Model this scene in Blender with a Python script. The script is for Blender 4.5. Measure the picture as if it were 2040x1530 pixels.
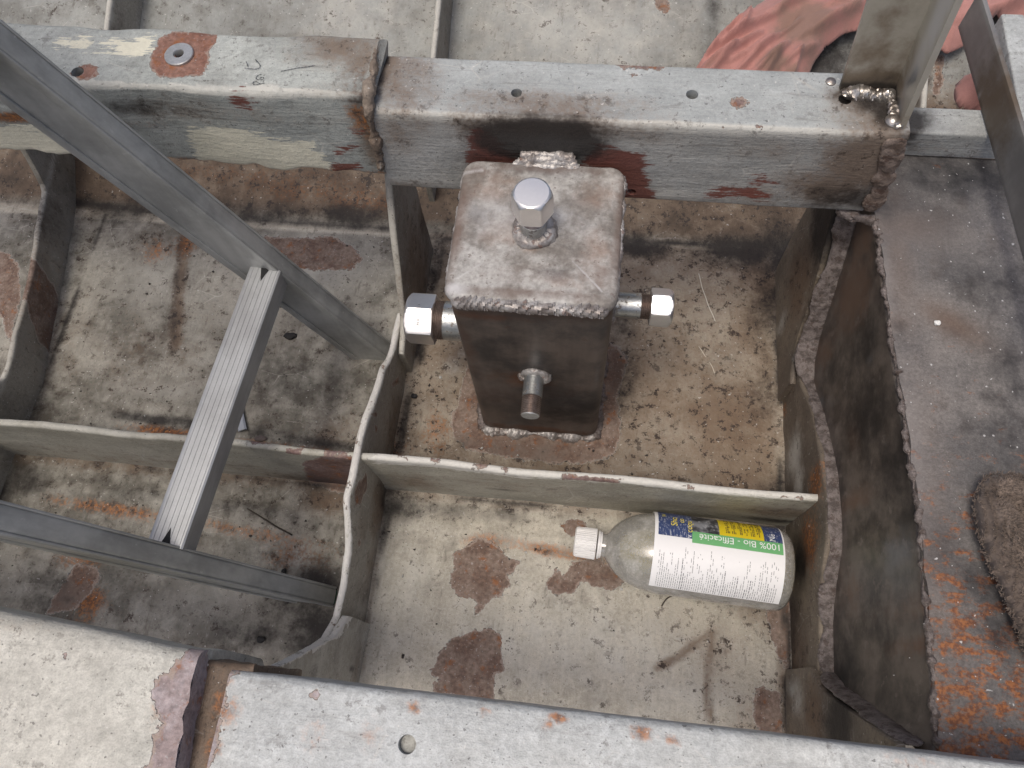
import bpy, bmesh, math, random
import numpy as np
from mathutils import Vector, Matrix
random.seed(7); rng = np.random.default_rng(7)
for o in list(bpy.data.objects): bpy.data.objects.remove(o)
S = bpy.context.scene
COL = S.collection
R_ = math.radians

# ------------------------------------------------------------------ camera (surveyed from the photograph)
F, CX, CY, H = 1500., 1020., 765., 0.85
def _n(v):
    v = np.array(v, float); return v/np.linalg.norm(v)
_Z = -_n((1114-CX, -(1390-CY), -F))
_X = np.array((15720, -1235, 1500.)); _X = _n(_X-_Z*_X.dot(_Z))
_Y = np.cross(_Z, _X)
RM = np.array([_X, _Y, _Z]); CAM = np.array([0, 0, H])
def ray(p): return RM@np.array((p[0]-CX, -(p[1]-CY), -F))
def on(ax, h, p):                       # point of the plane  axis = h  seen at a survey point of the photograph
    r = ray(p); i = 'xyz'.index(ax); t = (h-CAM[i])/r[i]; return CAM+t*r
CHINE = .565
def fz(x, y):
    return np.where(y > CHINE, (y-CHINE)*.34, 0.) + np.where(y < -.13, (-.13-y)*.34, 0.)
def onf(p, off=0.):
    z = 0.
    for _ in range(25):
        q = on('z', z+off, p); z = .5*z+.5*float(fz(q[0], q[1]))
    return on('z', z+off, p)

cam = bpy.data.cameras.new('camera'); cam.sensor_width = 36; cam.lens = F/2040*36; cam.clip_start = .01; cam.clip_end = 200
co = bpy.data.objects.new('camera', cam); COL.objects.link(co); S.camera = co
M = Matrix(RM.tolist()).to_4x4(); M.translation = Vector(CAM); co.matrix_world = M

# ------------------------------------------------------------------ numeric noise
def _hash(i, j, k, s):
    n = (i.astype(np.int64)*374761393 + j.astype(np.int64)*668265263 + k.astype(np.int64)*2147483647 + s*974634777) & 0xffffffff
    n = ((n ^ (n >> 13))*1274126177) & 0xffffffff
    n = ((n ^ (n >> 16))*2246822519) & 0xffffffff
    return ((n ^ (n >> 15)) & 0xffff)/65535.*2-1
def vnoise(p, scale, s=0):
    q = np.asarray(p)*scale; i = np.floor(q).astype(np.int64); f = q-i; f = f*f*(3-2*f)
    r = 0
    for a in (0, 1):
        for b in (0, 1):
            for c in (0, 1):
                w = (f[:, 0] if a else 1-f[:, 0])*(f[:, 1] if b else 1-f[:, 1])*(f[:, 2] if c else 1-f[:, 2])
                r = r+w*_hash(i[:, 0]+a, i[:, 1]+b, i[:, 2]+c, s)
    return r
def fbm(p, scale, octv=3, s=0):
    r = 0; a = 1.
    for k in range(octv): r = r+a*vnoise(p, scale*2**k, s+k*17); a *= .5
    return r

# ------------------------------------------------------------------ mesh builders
class MB:
    def __init__(s): s.v = []; s.f = []; s.n = 0
    def add(s, v, f):
        v = np.asarray(v, float); s.v.append(v); s.f += [tuple(int(i)+s.n for i in q) for q in f]; s.n += len(v); return s
    def arr(s): return np.concatenate(s.v), s.f
def rrect(w, h, r, step=.004, seg=5):
    """closed rounded rectangle, CCW, centred"""
    pts = []
    cs = [(w/2-r, -h/2+r, -90), (w/2-r, h/2-r, 0), (-w/2+r, h/2-r, 90), (-w/2+r, -h/2+r, 180)]
    for i, (cx, cy, a0) in enumerate(cs):
        arc = [(cx+r*math.cos(R_(a0+90*k/seg)), cy+r*math.sin(R_(a0+90*k/seg))) for k in range(seg+1)]
        if pts:
            pts += lin(pts[-1], arc[0], step)
        pts += arc
    pts += lin(pts[-1], pts[0], step)
    return np.array(pts)
def lin(a, b, step):
    a = np.array(a, float); b = np.array(b, float); n = max(1, int(np.linalg.norm(b-a)/step))
    return [tuple(a+(b-a)*k/n) for k in range(1, n)]
def resample(pts, step):
    pts = np.asarray(pts, float); out = [pts[0]]
    for a, b in zip(pts[:-1], pts[1:]):
        n = max(1, int(round(np.linalg.norm(b-a)/step)))
        for k in range(1, n+1): out.append(a+(b-a)*k/n)
    return np.array(out)
def smooth(pts, it=2):
    pts = np.array(pts, float)
    for _ in range(it):
        q = pts.copy(); q[1:-1] = .25*pts[:-2]+.5*pts[1:-1]+.25*pts[2:]; pts = q
    return pts
def rings(rs, closed_ring=True, cap0=True, cap1=True):
    """stack of equally long rings -> verts, faces"""
    k = len(rs[0]); v = np.concatenate(rs); f = []
    m = k if closed_ring else k-1
    for i in range(len(rs)-1):
        for j in range(m):
            a = i*k+j; b = i*k+(j+1) % k
            f.append((a, b, b+k, a+k))
    if cap0: f.append(tuple(range(k))[::-1])
    if cap1: f.append(tuple(range((len(rs)-1)*k, len(rs)*k)))
    return v, f
def sweep_x(prof, x0, x1, step=.004):
    """prof in (y,z), CCW seen from +x"""
    xs = np.linspace(x0, x1, max(2, int((x1-x0)/step)+1))
    return rings([np.c_[np.full(len(prof), x), prof] for x in xs])
def sweep_z(prof, z0, z1, step=.004):
    zs = np.linspace(z0, z1, max(2, int((z1-z0)/step)+1))
    return rings([np.c_[prof, np.full(len(prof), z)] for z in zs])
def frame_of(d):
    d = _n(d); u = np.cross(d, (0, 0, 1.)) if abs(d[2]) < .95 else np.cross(d, (1., 0, 0)); u = _n(u); return u, np.cross(d, u), d
def lathe(o, d, prof, n=48, u=None, cap0=True, cap1=True):
    """prof = list of (t, r) along direction d from o"""
    U, V, D = frame_of(d)
    if u is not None: U = _n(u); V = np.cross(D, U)
    a = np.linspace(0, 2*math.pi, n, endpoint=False)
    rs = [np.array(o)+D*t+np.outer(np.cos(a)*r, U)+np.outer(np.sin(a)*r, V) for t, r in prof]
    return rings(rs, True, cap0, cap1)
def tube(path, r, n=10, taper=None):
    path = np.asarray(path, float); rs = []
    for i in range(len(path)):
        d = path[min(i+1, len(path)-1)]-path[max(i-1, 0)]
        U, V, D = frame_of(d); a = np.linspace(0, 2*math.pi, n, endpoint=False)
        rr = r*(taper[i] if taper is not None else 1)
        rs.append(path[i]+np.outer(np.cos(a)*rr, U)+np.outer(np.sin(a)*rr, V))
    return rings(rs)
def weld(path, rw, rh=None, up=(0, 0, 1), pitch=.004, lump=.35, ripple=.16, step=.0009, n=22, seed=1, wander=.12, close=False):
    """a welded seam: crescent ripples along a path plus lumps"""
    rh = rh or rw*.7
    path = smooth(resample(path, step), 6); m = len(path)
    s = np.arange(m)*step; rs = []
    up = _n(up); a = np.linspace(0, 2*math.pi, n, endpoint=False)
    lum = 1+lump*fbm(np.c_[s, s*0, s*0+seed], 1/(rw*2.2), 2, seed)
    off = wander*rw*fbm(np.c_[s, s*0+3, s*0+seed], 1/(rw*4), 2, seed+5)
    jit = fbm(np.c_[s, s*0+9, s*0+seed], 1/(rw*5), 2, seed+9)*pitch
    for i in range(m):
        d = _n(path[min(i+1, m-1)]-path[max(i-1, 0)]); U = np.cross(d, up); U = _n(U); V = np.cross(U, d)
        ph = (s[i]+jit[i]+np.cos(a)**2*pitch*1.1*-1)/pitch
        saw = ph-np.floor(ph)
        k = (1+ripple*(saw-.5))*lum[i]
        e = min(1, (i+2)*step/rw, (m-i+1)*step/rw)**.5 if not close else 1
        rs.append(path[i]+U*off[i]+np.outer(np.cos(a)*rw*k*e, U)+np.outer(np.sin(a)*rh*k*e, V))
    v, f = rings(rs)
    v = v+np.c_[[fbm(v, 1/(rw*.55), 2, seed+c) for c in (20, 40, 60)]].T*rw*.08*lump/.35+np.c_[[fbm(v, 1/(rw*.2)+250, 2, seed+c) for c in (25, 45, 65)]].T*min(rw*.055, .0004)*min(1., (lump/.35)**2)*.7
    return v, f
def curtain(tops, bases, nrm, th, rows=24, step=.005, wav=.0):
    """upright plate: stations along the top edge, each with its base point; rounded top edge"""
    tops = np.asarray(tops, float); bases = np.asarray(bases, float)
    both = np.c_[tops, bases]; both = resample(both, step*1.25)
    tops, bases = both[:, :3], both[:, 3:]; nrm = _n(nrm); rs = []
    for t, b in zip(tops, bases):
        up = _n(t-b+1e-9); L = np.linalg.norm(t-b); e = min(th*.45, L*.4)
        ring = []
        for k in range(rows+1): ring.append(b+up*(L-e)*k/rows+nrm*th/2)
        for k in range(1, 6):
            a = math.pi*k/6; ring.append(t-up*e+up*e*math.sin(a)+nrm*th/2*math.cos(a))
        for k in range(rows, -1, -1): ring.append(b+up*(L-e)*k/rows-nrm*th/2)
        rs.append(np.array(ring))
    v, f = rings(rs)
    if wav: v = v+np.outer(fbm(v, 14, 3, 3)*wav, nrm)+np.c_[fbm(v, 60, 2, 4), fbm(v, 60, 2, 5), fbm(v, 60, 2, 6)]*wav*.25
    return v, f

def obj(name, vf, mat, parent=None, loc=None, smooth_deg=35, attrs=None):
    v, f = vf.arr() if isinstance(vf, MB) else vf
    v = np.array(v, float)
    base = np.array(parent['_o']) if parent is not None and '_o' in parent else (np.array(loc, float) if loc is not None else np.zeros(3))
    if loc is None and parent is None: base = np.zeros(3)
    me = bpy.data.meshes.new(name); me.from_pydata((v-base).tolist(), [], f); me.validate(); me.update()
    bm = bmesh.new(); bm.from_mesh(me); bmesh.ops.recalc_face_normals(bm, faces=bm.faces); bm.to_mesh(me); bm.free()
    me.shade_smooth()
    if smooth_deg: me.set_sharp_from_angle(angle=R_(smooth_deg))
    if mat: me.materials.append(mat)
    o = bpy.data.objects.new(name, me); COL.objects.link(o)
    o['_o'] = [float(x) for x in base]
    if parent is not None: o.parent = parent
    else: o.location = base
    if attrs: attrs(o)
    return o
def empty(name, loc, label, cat, group=None):
    o = bpy.data.objects.new(name, None); o.empty_display_size = .02; COL.objects.link(o); o.location = loc
    o['_o'] = [float(x) for x in loc]; return tag(o, label, cat, group)
def tag(o, label=None, cat=None, group=None, kind=None):
    if label: o['label'] = label
    if cat: o['category'] = cat
    if group: o['group'] = group
    if kind: o['kind'] = kind
    return o
def verts(o):
    n = len(o.data.vertices); a = np.empty(n*3); o.data.vertices.foreach_get('co', a); return a.reshape(-1, 3)+np.array(o['_o'])
def cut(o, cutters):
    """real holes: subtract closed meshes, keep the result"""
    for vf in cutters:
        c = obj('cutter', vf, None); m = o.modifiers.new('b', 'BOOLEAN'); m.object = c; m.operation = 'DIFFERENCE'; m.solver = 'EXACT'
        bpy.context.view_layer.update()
        c.location = -np.array(o['_o'])+np.array(o.location) if False else c.location
        if o.parent is None or True:
            pass
        dg = bpy.context.evaluated_depsgraph_get(); me = bpy.data.meshes.new_from_object(o.evaluated_get(dg)); o.modifiers.clear()
        old = o.data; nm = old.name; o.data = me; bpy.data.meshes.remove(old); me.name = nm
        cm = c.data; bpy.data.objects.remove(c); bpy.data.meshes.remove(cm)
    o.data.set_sharp_from_angle(angle=R_(35))

# ------------------------------------------------------------------ wear: stains, flaked paint and some painted shade stored on the surfaces themselves
HARD = ('chip', 'prime', 'cream'); SOFT = ('soot_shade', 'brown', 'rust', 'pale', 'cool', 'dirt_shade', 'tan')
class Wear:
    def __init__(s, o):
        s.o = o; s.v = verts(o); n = len(s.v)
        s.a = {k: np.full(n, -40.) for k in HARD}; s.a.update({k: np.zeros(n) for k in SOFT})
    def uv(s, ax):
        return s.v[:, {'z': [0, 1], 'y': [0, 2], 'x': [1, 2], 'f': [0, 1]}[ax]]
    def pt(s, pl, p):
        q = onf(p) if pl[0] == 'f' else on(pl[0], pl[1], p)
        return q[{'z': [0, 1], 'y': [0, 2], 'x': [1, 2], 'f': [0, 1]}[pl[0]]]
    def off(s, pl):
        if pl[0] == 'f': return np.zeros(len(s.v))
        return np.abs(s.v[:, 'xyz'.index(pl[0])]-pl[1])
    def hard(s, k, pl, poly, tol=.012, grow=0.):
        P = np.array([s.pt(pl, p) for p in poly]); q = s.uv(pl[0]); Q = np.roll(P, -1, 0)
        d = np.full(len(q), 9.); ins = np.zeros(len(q), bool)
        for a, b in zip(P, Q):
            ab = b-a; t = np.clip(((q-a)@ab)/(ab@ab+1e-12), 0, 1); d = np.minimum(d, np.linalg.norm(q-a-t[:, None]*ab, axis=1))
            c = ((a[1] > q[:, 1]) != (b[1] > q[:, 1]))
            with np.errstate(all='ignore'): xi = (b[0]-a[0])*(q[:, 1]-a[1])/(b[1]-a[1])+a[0]
            ins ^= c & (q[:, 0] < xi)
        sd = np.where(ins, d, -d)
        sd = np.minimum(sd, tol-s.off(pl))*1000+grow
        s.a[k] = np.maximum(s.a[k], np.clip(sd, -40, 40)); return s
    def soft(s, k, pl, blobs, tol=.02):
        q = s.uv(pl[0]); w = np.clip(2-s.off(pl)/tol, 0, 1)
        for b in blobs:
            px, py, ru, rv = b[:4]; rot = R_(b[4]) if len(b) > 4 else 0; st = b[5] if len(b) > 5 else 1
            d = q-s.pt(pl, (px, py)); c, n = math.cos(rot), math.sin(rot)
            e = ((d[:, 0]*c+d[:, 1]*n)/ru)**2+((-d[:, 0]*n+d[:, 1]*c)/rv)**2
            s.a[k] = np.maximum(s.a[k], st*np.exp(-e*.9)*w)
        return s
    def line(s, k, pl, pts, wd, st=1., tol=.02):
        P = [s.pt(pl, p) for p in pts]; q = s.uv(pl[0]); w = np.clip(2-s.off(pl)/tol, 0, 1)
        for a, b in zip(P[:-1], P[1:]):
            ab = b-a; t = np.clip(((q-a)@ab)/(ab@ab+1e-12), 0, 1); d = np.linalg.norm(q-a-t[:, None]*ab, axis=1)
            s.a[k] = np.maximum(s.a[k], st*np.exp(-(d/wd)**2)*w)
        return s
    def add(s, k, arr): s.a[k] = np.maximum(s.a[k], arr); return s
    def done(s):
        for k, a in s.a.items():
            at = s.o.data.attributes.new(k, 'FLOAT', 'POINT'); at.data.foreach_set('value', a.astype(np.float32))

# ------------------------------------------------------------------ materials
class G:
    def __init__(s, name):
        s.m = bpy.data.materials.new(name); s.m.use_nodes = True; s.t = s.m.node_tree; s.t.nodes.clear()
        s.out = s.t.nodes.new('ShaderNodeOutputMaterial'); s.tc = s.t.nodes.new('ShaderNodeTexCoord').outputs['Object']
    def set(s, inp, v):
        if isinstance(v, bpy.types.NodeSocket): s.t.links.new(v, inp)
        elif isinstance(v, tuple) and len(v) == 3 and inp.type == 'RGBA': inp.default_value = (*v, 1)
        else: inp.default_value = v
    def n(s, typ, props=None, **kw):
        nd = s.t.nodes.new(typ)
        for k, v in (props or {}).items(): setattr(nd, k, v)
        for k, v in kw.items(): s.set(nd.inputs[k.replace('_', ' ')], v)
        return nd
    def vec(s, sc, off=(0, 0, 0), rot=(0, 0, 0)):
        nd = s.n('ShaderNodeMapping'); s.set(nd.inputs['Vector'], s.tc); nd.inputs['Scale'].default_value = sc; nd.inputs['Location'].default_value = off
        nd.inputs['Rotation'].default_value = rot
        return nd.outputs[0]
    def noise(s, scale, detail=4, rough=.6, vec=None, dist=0.):
        nd = s.n('ShaderNodeTexNoise', Scale=scale, Detail=float(detail), Roughness=rough, Distortion=dist); s.set(nd.inputs['Vector'], vec if vec is not None else s.tc)
        return nd.outputs['Fac']
    def vor(s, scale, vec=None, feat='F1'):
        nd = s.n('ShaderNodeTexVoronoi', {'feature': feat}, Scale=scale); s.set(nd.inputs['Vector'], vec if vec is not None else s.tc); return nd
    def ma(s, op, a, b=0., c=None, clamp=False):
        nd = s.t.nodes.new('ShaderNodeMath'); nd.operation = op; nd.use_clamp = clamp; s.set(nd.inputs[0], a); s.set(nd.inputs[1], b)
        if c is not None: s.set(nd.inputs[2], c)
        return nd.outputs[0]
    def ss(s, lo, hi, x, a=0., b=1.):
        nd = s.t.nodes.new('ShaderNodeMapRange'); nd.interpolation_type = 'SMOOTHSTEP'
        for i, v in enumerate((x, lo, hi, a, b)): s.set(nd.inputs[i], v)
        return nd.outputs[0]
    def mix(s, f, a, b, mode='MIX'):
        nd = s.t.nodes.new('ShaderNodeMix'); nd.data_type = 'RGBA'; nd.blend_type = mode
        s.set(nd.inputs[0], f); s.set(nd.inputs[6], a); s.set(nd.inputs[7], b); return nd.outputs[2]
    def attr(s, name): return s.n('ShaderNodeAttribute', {'attribute_name': name}).outputs['Fac']
    def mul(s, col, x): return s.mix(1., col, s.n('ShaderNodeCombineColor', Red=x, Green=x, Blue=x).outputs[0], 'MULTIPLY')
    def bump(s, h, strength, dist, normal=None):
        nd = s.n('ShaderNodeBump', Strength=strength, Distance=dist, Height=h)
        if normal is not None: s.set(nd.inputs['Normal'], normal)
        return nd.outputs[0]
    def bsdf(s, **kw):
        nd = s.n('ShaderNodeBsdfPrincipled')
        for k, v in kw.items(): s.set(nd.inputs[k.replace('_', ' ')], v)
        s.t.links.new(nd.outputs[0], s.out.inputs[0]); return nd
CHIP = ((.145, .095, .072), (.23, .175, .142))
def painted(name, c1, c2, grain=(40, 8, 40), chip=CHIP, speck=.5, rough=.48, blot=5., grime=.35, cream=(.66, .64, .52), prime=(.165, .050, .036), streak=.22, specsize=190, spmul=1., off=(0, 0, 0)):
    g = G(name); g.tc = g.vec((1, 1, 1), off)
    big = g.noise(blot, 4, .65); mid = g.noise(38, 4, .65); fine = g.noise(260, 3, .6); vfine = g.noise(900, 2, .5)
    st = g.noise(1., 5, .62, vec=g.vec(grain))
    col = g.mix(g.ss(.36, .64, big), c1, c2)
    col = g.mul(col, g.ma('MULTIPLY_ADD', g.ma('SUBTRACT', st, .5), streak*2.2, 1.))
    col = g.mul(col, g.ma('MULTIPLY_ADD', g.ma('SUBTRACT', fine, .5), .75, 1.))
    col = g.mul(col, g.ma('MULTIPLY_ADD', g.ma('SUBTRACT', vfine, .5), .55, 1.))
    col = g.mul(col, g.ma('MULTIPLY_ADD', g.ma('SUBTRACT', mid, .5), .55, 1.))
    col = g.mix(g.ma('MULTIPLY', g.attr('cool'), .85), col, g.mix(mid, (.25, .275, .275), (.42, .445, .44)))
    col = g.mix(g.ma('MULTIPLY', g.attr('tan'), g.ss(.25, .6, g.ma('ADD', g.ma('MULTIPLY', g.noise(10, 5, .7, vec=g.vec((1, 1, 1), (2, 7, 4))), .55), g.ma('MULTIPLY', mid, .45)), .45, 1.)), col, g.mix(mid, (.19, .140, .092), (.42, .345, .262)))
    col = g.mix(g.ma('MULTIPLY', g.attr('dirt_shade'), g.ss(.38, .60, g.ma('ADD', g.ma('MULTIPLY', g.noise(8, 5, .7, vec=g.vec((1, 1, 1), (4, 4, 4))), .6), g.ma('MULTIPLY', mid, .4)), .22, 1.)), col, g.mix(fine, (.050, .047, .038), (.135, .128, .108)))
    brs = g.noise(1., 3, .6, vec=g.vec(tuple(x*4.5 for x in grain), (2, 8, 5)))
    col = g.mul(col, g.ma('MULTIPLY_ADD', g.ma('SUBTRACT', brs, .5), streak*.85, 1.))
    # blotchy handling grime
    gm = g.ma('MULTIPLY', g.ss(.48, .72, g.noise(11, 5, .72, vec=g.vec((1, 1, 1), (3.1, 1.7, .4)))), grime)
    col = g.mix(gm, col, (.10, .088, .072))
    # light scuffs
    sc = g.ma('MULTIPLY', g.ss(.63, .70, g.noise(1., 4, .7, vec=g.vec(tuple(x*3.5 for x in grain), (.3, .2, .1), (0, 0, .35)))), .25)
    col = g.mix(sc, col, (.52, .51, .48))
    crk = g.vor(16., vec=g.vec((1, 2.3, 1), (1, 1, 1), (0, 0, .7)), feat='DISTANCE_TO_EDGE').outputs['Distance']; crk = g.ma('MULTIPLY', g.ma('SUBTRACT', 1., g.ss(.004, .016, g.ma('ADD', crk, g.ma('MULTIPLY', g.ma('SUBTRACT', fine, .5), .02)))), g.ss(.52, .66, g.noise(13, 4, .6, vec=g.vec((1, 1, 1), (8, 3, 1)))))
    col = g.mix(g.ma('MULTIPLY', crk, .45), col, (.55, .53, .48))
    dst = g.ma('MULTIPLY', g.ss(.58, .70, g.noise(1., 5, .7, vec=g.vec(tuple(x*1.6 for x in grain), (6, .2, 3)))), grime*1.1)
    col = g.mix(dst, col, (.10, .085, .068))
    # soft stains and painted shade
    def soft(k, c, n1, k1=.85, amt=1.):
        a = g.attr(k); f = g.ma('ADD', g.ma('MULTIPLY', a, 1.25), g.ma('MULTIPLY', g.ma('SUBTRACT', n1, .5), g.ma('MULTIPLY', g.ss(0., .25, a), k1*2)))
        return g.ma('MULTIPLY', g.ss(.12, 1.0, f), amt)
    col = g.mix(soft('pale', None, mid, .6, .8), col, (.56, .55, .50))
    col = g.mix(soft('brown', None, g.ma('ADD', g.ma('MULTIPLY', mid, .6), g.ma('MULTIPLY', fine, .4)), .9, .82), col, g.mix(fine, (.085, .052, .036), (.20, .135, .085)))
    col = g.mix(soft('rust', None, g.ma('ADD', g.ma('MULTIPLY', mid, .5), g.ma('MULTIPLY', fine, .5)), 1.1, .85), col, g.mix(g.ss(.4, .62, fine), (.13, .05, .022), (.36, .135, .035)))
    # speckle of grit, denser where the surface is stained
    dens = g.ma('ADD', g.ss(.40, .7, mid), g.ma('MULTIPLY', g.attr('brown'), 1.5))
    sp = g.ma('MULTIPLY', g.ss(.548, .61, g.noise(specsize*.55, 5, .78, vec=g.vec((1, 1, 1), (.77, .2, .5)))), g.ma('MULTIPLY', dens, speck), clamp=True)
    col = g.mix(sp, col, (.055, .040, .032))
    sp2 = g.ma('MULTIPLY', g.ss(.69, .73, g.noise(330, 1.5, .5, vec=g.vec((1, 1, 1), (2.7, 4.2, 1.5)))), .55*spmul)
    col = g.mix(sp2, col, (.03, .026, .024))
    wsp = g.ma('MULTIPLY', g.ss(.72, .75, g.noise(300, 1.5, .5, vec=g.vec((1, 1, 1), (9.7, 1.2, 3.5)))), .6)
    col = g.mix(wsp, col, (.62, .61, .58))
    # hard-edged layers
    jag = g.ma('ADD', g.ma('MULTIPLY', g.ma('SUBTRACT', g.noise(85, 4, .6), .5), 15.), g.ma('MULTIPLY', g.ma('SUBTRACT', g.noise(420, 2, .5), .5), 4.))
    sj = g.ma('ADD', g.ma('MULTIPLY', g.ma('SUBTRACT', g.noise(1., 4, .65, vec=g.vec(tuple(x*2.2 for x in grain), (5, 2, 1))), .5), 30.), g.ma('MULTIPLY', g.ma('SUBTRACT', g.noise(1., 4, .7, vec=g.vec(tuple(x*7 for x in grain), (5, 2, 1), (0, .25, 0))), .5), 34.))
    creamv = g.ma('ADD', g.attr('cream'), sj); cf = g.ss(-.4, .6, creamv)
    col = g.mix(cf, col, g.mul(cream, g.ma('MULTIPLY_ADD', g.ma('SUBTRACT', fine, .5), .35, 1.)))
    primev = g.ma('ADD', g.attr('prime'), g.ma('ADD', g.ma('MULTIPLY', sj, .75), jag)); pf = g.ma('MULTIPLY', g.ss(-1.2, 3.0, primev), .92)
    col = g.mix(pf, col, g.mix(mid, tuple(x*.7 for x in prime), tuple(x*1.25 for x in prime)))
    chipv = g.ma('ADD', g.attr('chip'), jag); hf = g.ss(-.25, .35, chipv)
    cc = g.mix(g.ss(.38, .62, mid), chip[0], chip[1]); cc = g.mul(cc, g.ma('MULTIPLY_ADD', g.ma('SUBTRACT', fine, .5), 1.5, 1.))
    cc = g.mix(g.ma('MULTIPLY', g.ss(.555, .67, g.noise(70, 5, .7, vec=g.vec((1, 1, 1), (4.7, 4, 1)))), .75), cc, (.26, .095, .03))
    cc = g.mix(g.ma('MULTIPLY', g.ss(.66, .71, g.noise(420, 2, .5, vec=g.vec((1, 1, 1), (1.7, 8, 1)))), .6), cc, (.42, .40, .39))
    rim = g.ma('MULTIPLY', g.ss(-1.3, -.3, chipv), g.ma('SUBTRACT', 1., g.ss(-.1, .5, chipv)))
    col = g.mix(g.ma('MULTIPLY', rim, .35), col, (.60, .59, .55))
    r2 = g.ma('MULTIPLY', g.ma('SUBTRACT', 1., g.ss(.6, 2.4, g.ma('ADD', chipv, g.ma('MULTIPLY', g.ma('SUBTRACT', mid, .5), 9.)))), .75); cc = g.mix(r2, cc, (.345, .28, .235))
    col = g.mix(hf, col, cc)
    col = g.mix(soft('soot_shade', None, g.ma('ADD', g.ma('MULTIPLY', mid, .7), g.ma('MULTIPLY', fine, .3)), .8, .93), col, (.024, .021, .020))
    # relief
    hgt = g.ma('ADD', g.ma('MULTIPLY', g.ma('SUBTRACT', 1., hf), 1.3), g.ma('ADD', g.ma('MULTIPLY', fine, .45), g.ma('MULTIPLY', st, .8)))
    hgt = g.ma('ADD', hgt, g.ma('MULTIPLY', brs, .40)); hgt = g.ma('ADD', hgt, g.ma('MULTIPLY', vfine, .22)); hgt = g.ma('ADD', hgt, g.ma('MULTIPLY', mid, .9))
    nb = g.bump(hgt, .9, .0013)
    ro = g.ma('ADD', rough-.12, g.ma('ADD', g.ma('MULTIPLY', mid, .28), g.ma('MULTIPLY', hf, .08)), clamp=True)
    g.bsdf(Base_Color=col, Roughness=ro, Normal=nb, Specular_IOR_Level=.24)
    return g.m
def steel(name, c1, c2, rough=.35, metal=1., scale=20., grain=None, spots=None, bumpd=.0004, bs=.5, mott=.5, fine_amt=.3, attrs=()):
    g = G(name); n1 = g.noise(scale, 6, .65); n2 = g.noise(scale*9, 3, .6)
    st = g.noise(1., 4, .6, vec=g.vec(grain)) if grain else n2
    col = g.mix(g.ss(.5-mott*.3, .5+mott*.3, n1), c1, c2)
    col = g.mul(col, g.ma('MULTIPLY_ADD', g.ma('SUBTRACT', st, .5), fine_amt*2, 1.))
    ro = g.ma('ADD', rough-.1, g.ma('MULTIPLY', n1, .2)); me = metal
    if spots:
        f = g.ma('MULTIPLY', g.ss(spots[1], spots[1]+.05, g.noise(spots[2], 4, .65, vec=g.vec((1, 1, 1), (3, 5, 7)))), spots[3]); col = g.mix(f, col, spots[0])
        ro = g.ma('ADD', ro, g.ma('MULTIPLY', f, .25), clamp=True); me = g.ma('MULTIPLY', g.ma('SUBTRACT', 1., f), metal)
    for k, c, amt in attrs:
        a = g.attr(k); f = g.ma('MULTIPLY', g.ss(.1, .95, g.ma('ADD', g.ma('MULTIPLY', a, 1.2), g.ma('MULTIPLY', g.ma('SUBTRACT', g.noise(45, 5, .65), .5), g.ma('MULTIPLY', g.ss(0., .25, a), 1.4)))), amt)
        col = g.mix(f, col, c); me = g.ma('MULTIPLY', g.ma('SUBTRACT', 1., f), me) if not isinstance(me, float) or me else me
        ro = g.ma('ADD', ro, g.ma('MULTIPLY', f, .15), clamp=True)
    nb = g.bump(g.ma('ADD', g.ma('MULTIPLY', n1, .5), g.ma('ADD', g.ma('MULTIPLY', n2, .5), g.ma('MULTIPLY', st, .4))), bs, bumpd)
    g.bsdf(Base_Color=col, Roughness=ro, Metallic=me, Normal=nb, Specular_IOR_Level=.3)
    return g.m
def plain(name, c, rough=.5, metal=0., var=.15, scale=60.):
    g = G(name); n = g.noise(scale, 4); col = g.mul(c, g.ma('MULTIPLY_ADD', g.ma('SUBTRACT', n, .5), var*2, 1.))
    g.bsdf(Base_Color=col, Roughness=rough, Metallic=metal); return g.m

FLOOR = painted('hull paint', (.52, .482, .40), (.42, .392, .33), grain=(70, 14, 60), speck=.88, grime=.46, rough=.55, streak=.26, specsize=170)
BEAM = painted('grey beam paint', (.44, .46, .455), (.37, .39, .385), grain=(10, 70, 90), speck=.45, grime=.28, rough=.40, streak=.26, specsize=150, chip=((.17, .115, .105), (.22, .165, .15)))
BEAM2 = painted('old beam paint', (.40, .42, .395), (.33, .35, .33), grain=(9, 60, 80), speck=.45, grime=.30, rough=.40, streak=.26, chip=((.21, .105, .075), (.26, .15, .115)), off=(.7, .3, 0))
LBEAM = painted('pale beam paint', (.50, .51, .49), (.43, .45, .45), grain=(9, 55, 80), speck=.5, grime=.26, rough=.36, streak=.22, chip=((.26, .21, .205), (.34, .30, .31)), off=(.2, .9, 0))
LBEAM2 = painted('cream beam paint', (.52, .51, .46), (.47, .465, .42), grain=(16, 40, 80), speck=.5, grime=.26, rough=.42, streak=.20, chip=((.27, .215, .21), (.36, .31, .315)), off=(1.2, .4, 0))
RIB = painted('rib paint', (.33, .31, .265), (.26, .245, .21), cream=(.62, .605, .57), grain=(60, 14, 14), speck=.5, grime=.4, rough=.5, streak=.22, off=(.5, .1, .3))
RIBB = painted('burnt rib paint', (.24, .20, .15), (.15, .125, .10), grain=(60, 16, 10), speck=.7, grime=.5, rough=.55, streak=.3, off=(.9, .1, .3))
STR = painted('stringer paint', (.40, .385, .325), (.33, .315, .26), grain=(10, 50, 60), speck=.4, grime=.3, rough=.5, streak=.22, off=(.1, .6, .3), cream=(.63, .62, .575), chip=((.16, .095, .08), (.22, .16, .15)))
WELD = steel('weld metal', (.20, .175, .162), (.45, .435, .42), rough=.44, metal=.4, scale=60, spots=((.16, .085, .06), .6, 90, .6), bumpd=.0006)
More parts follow.
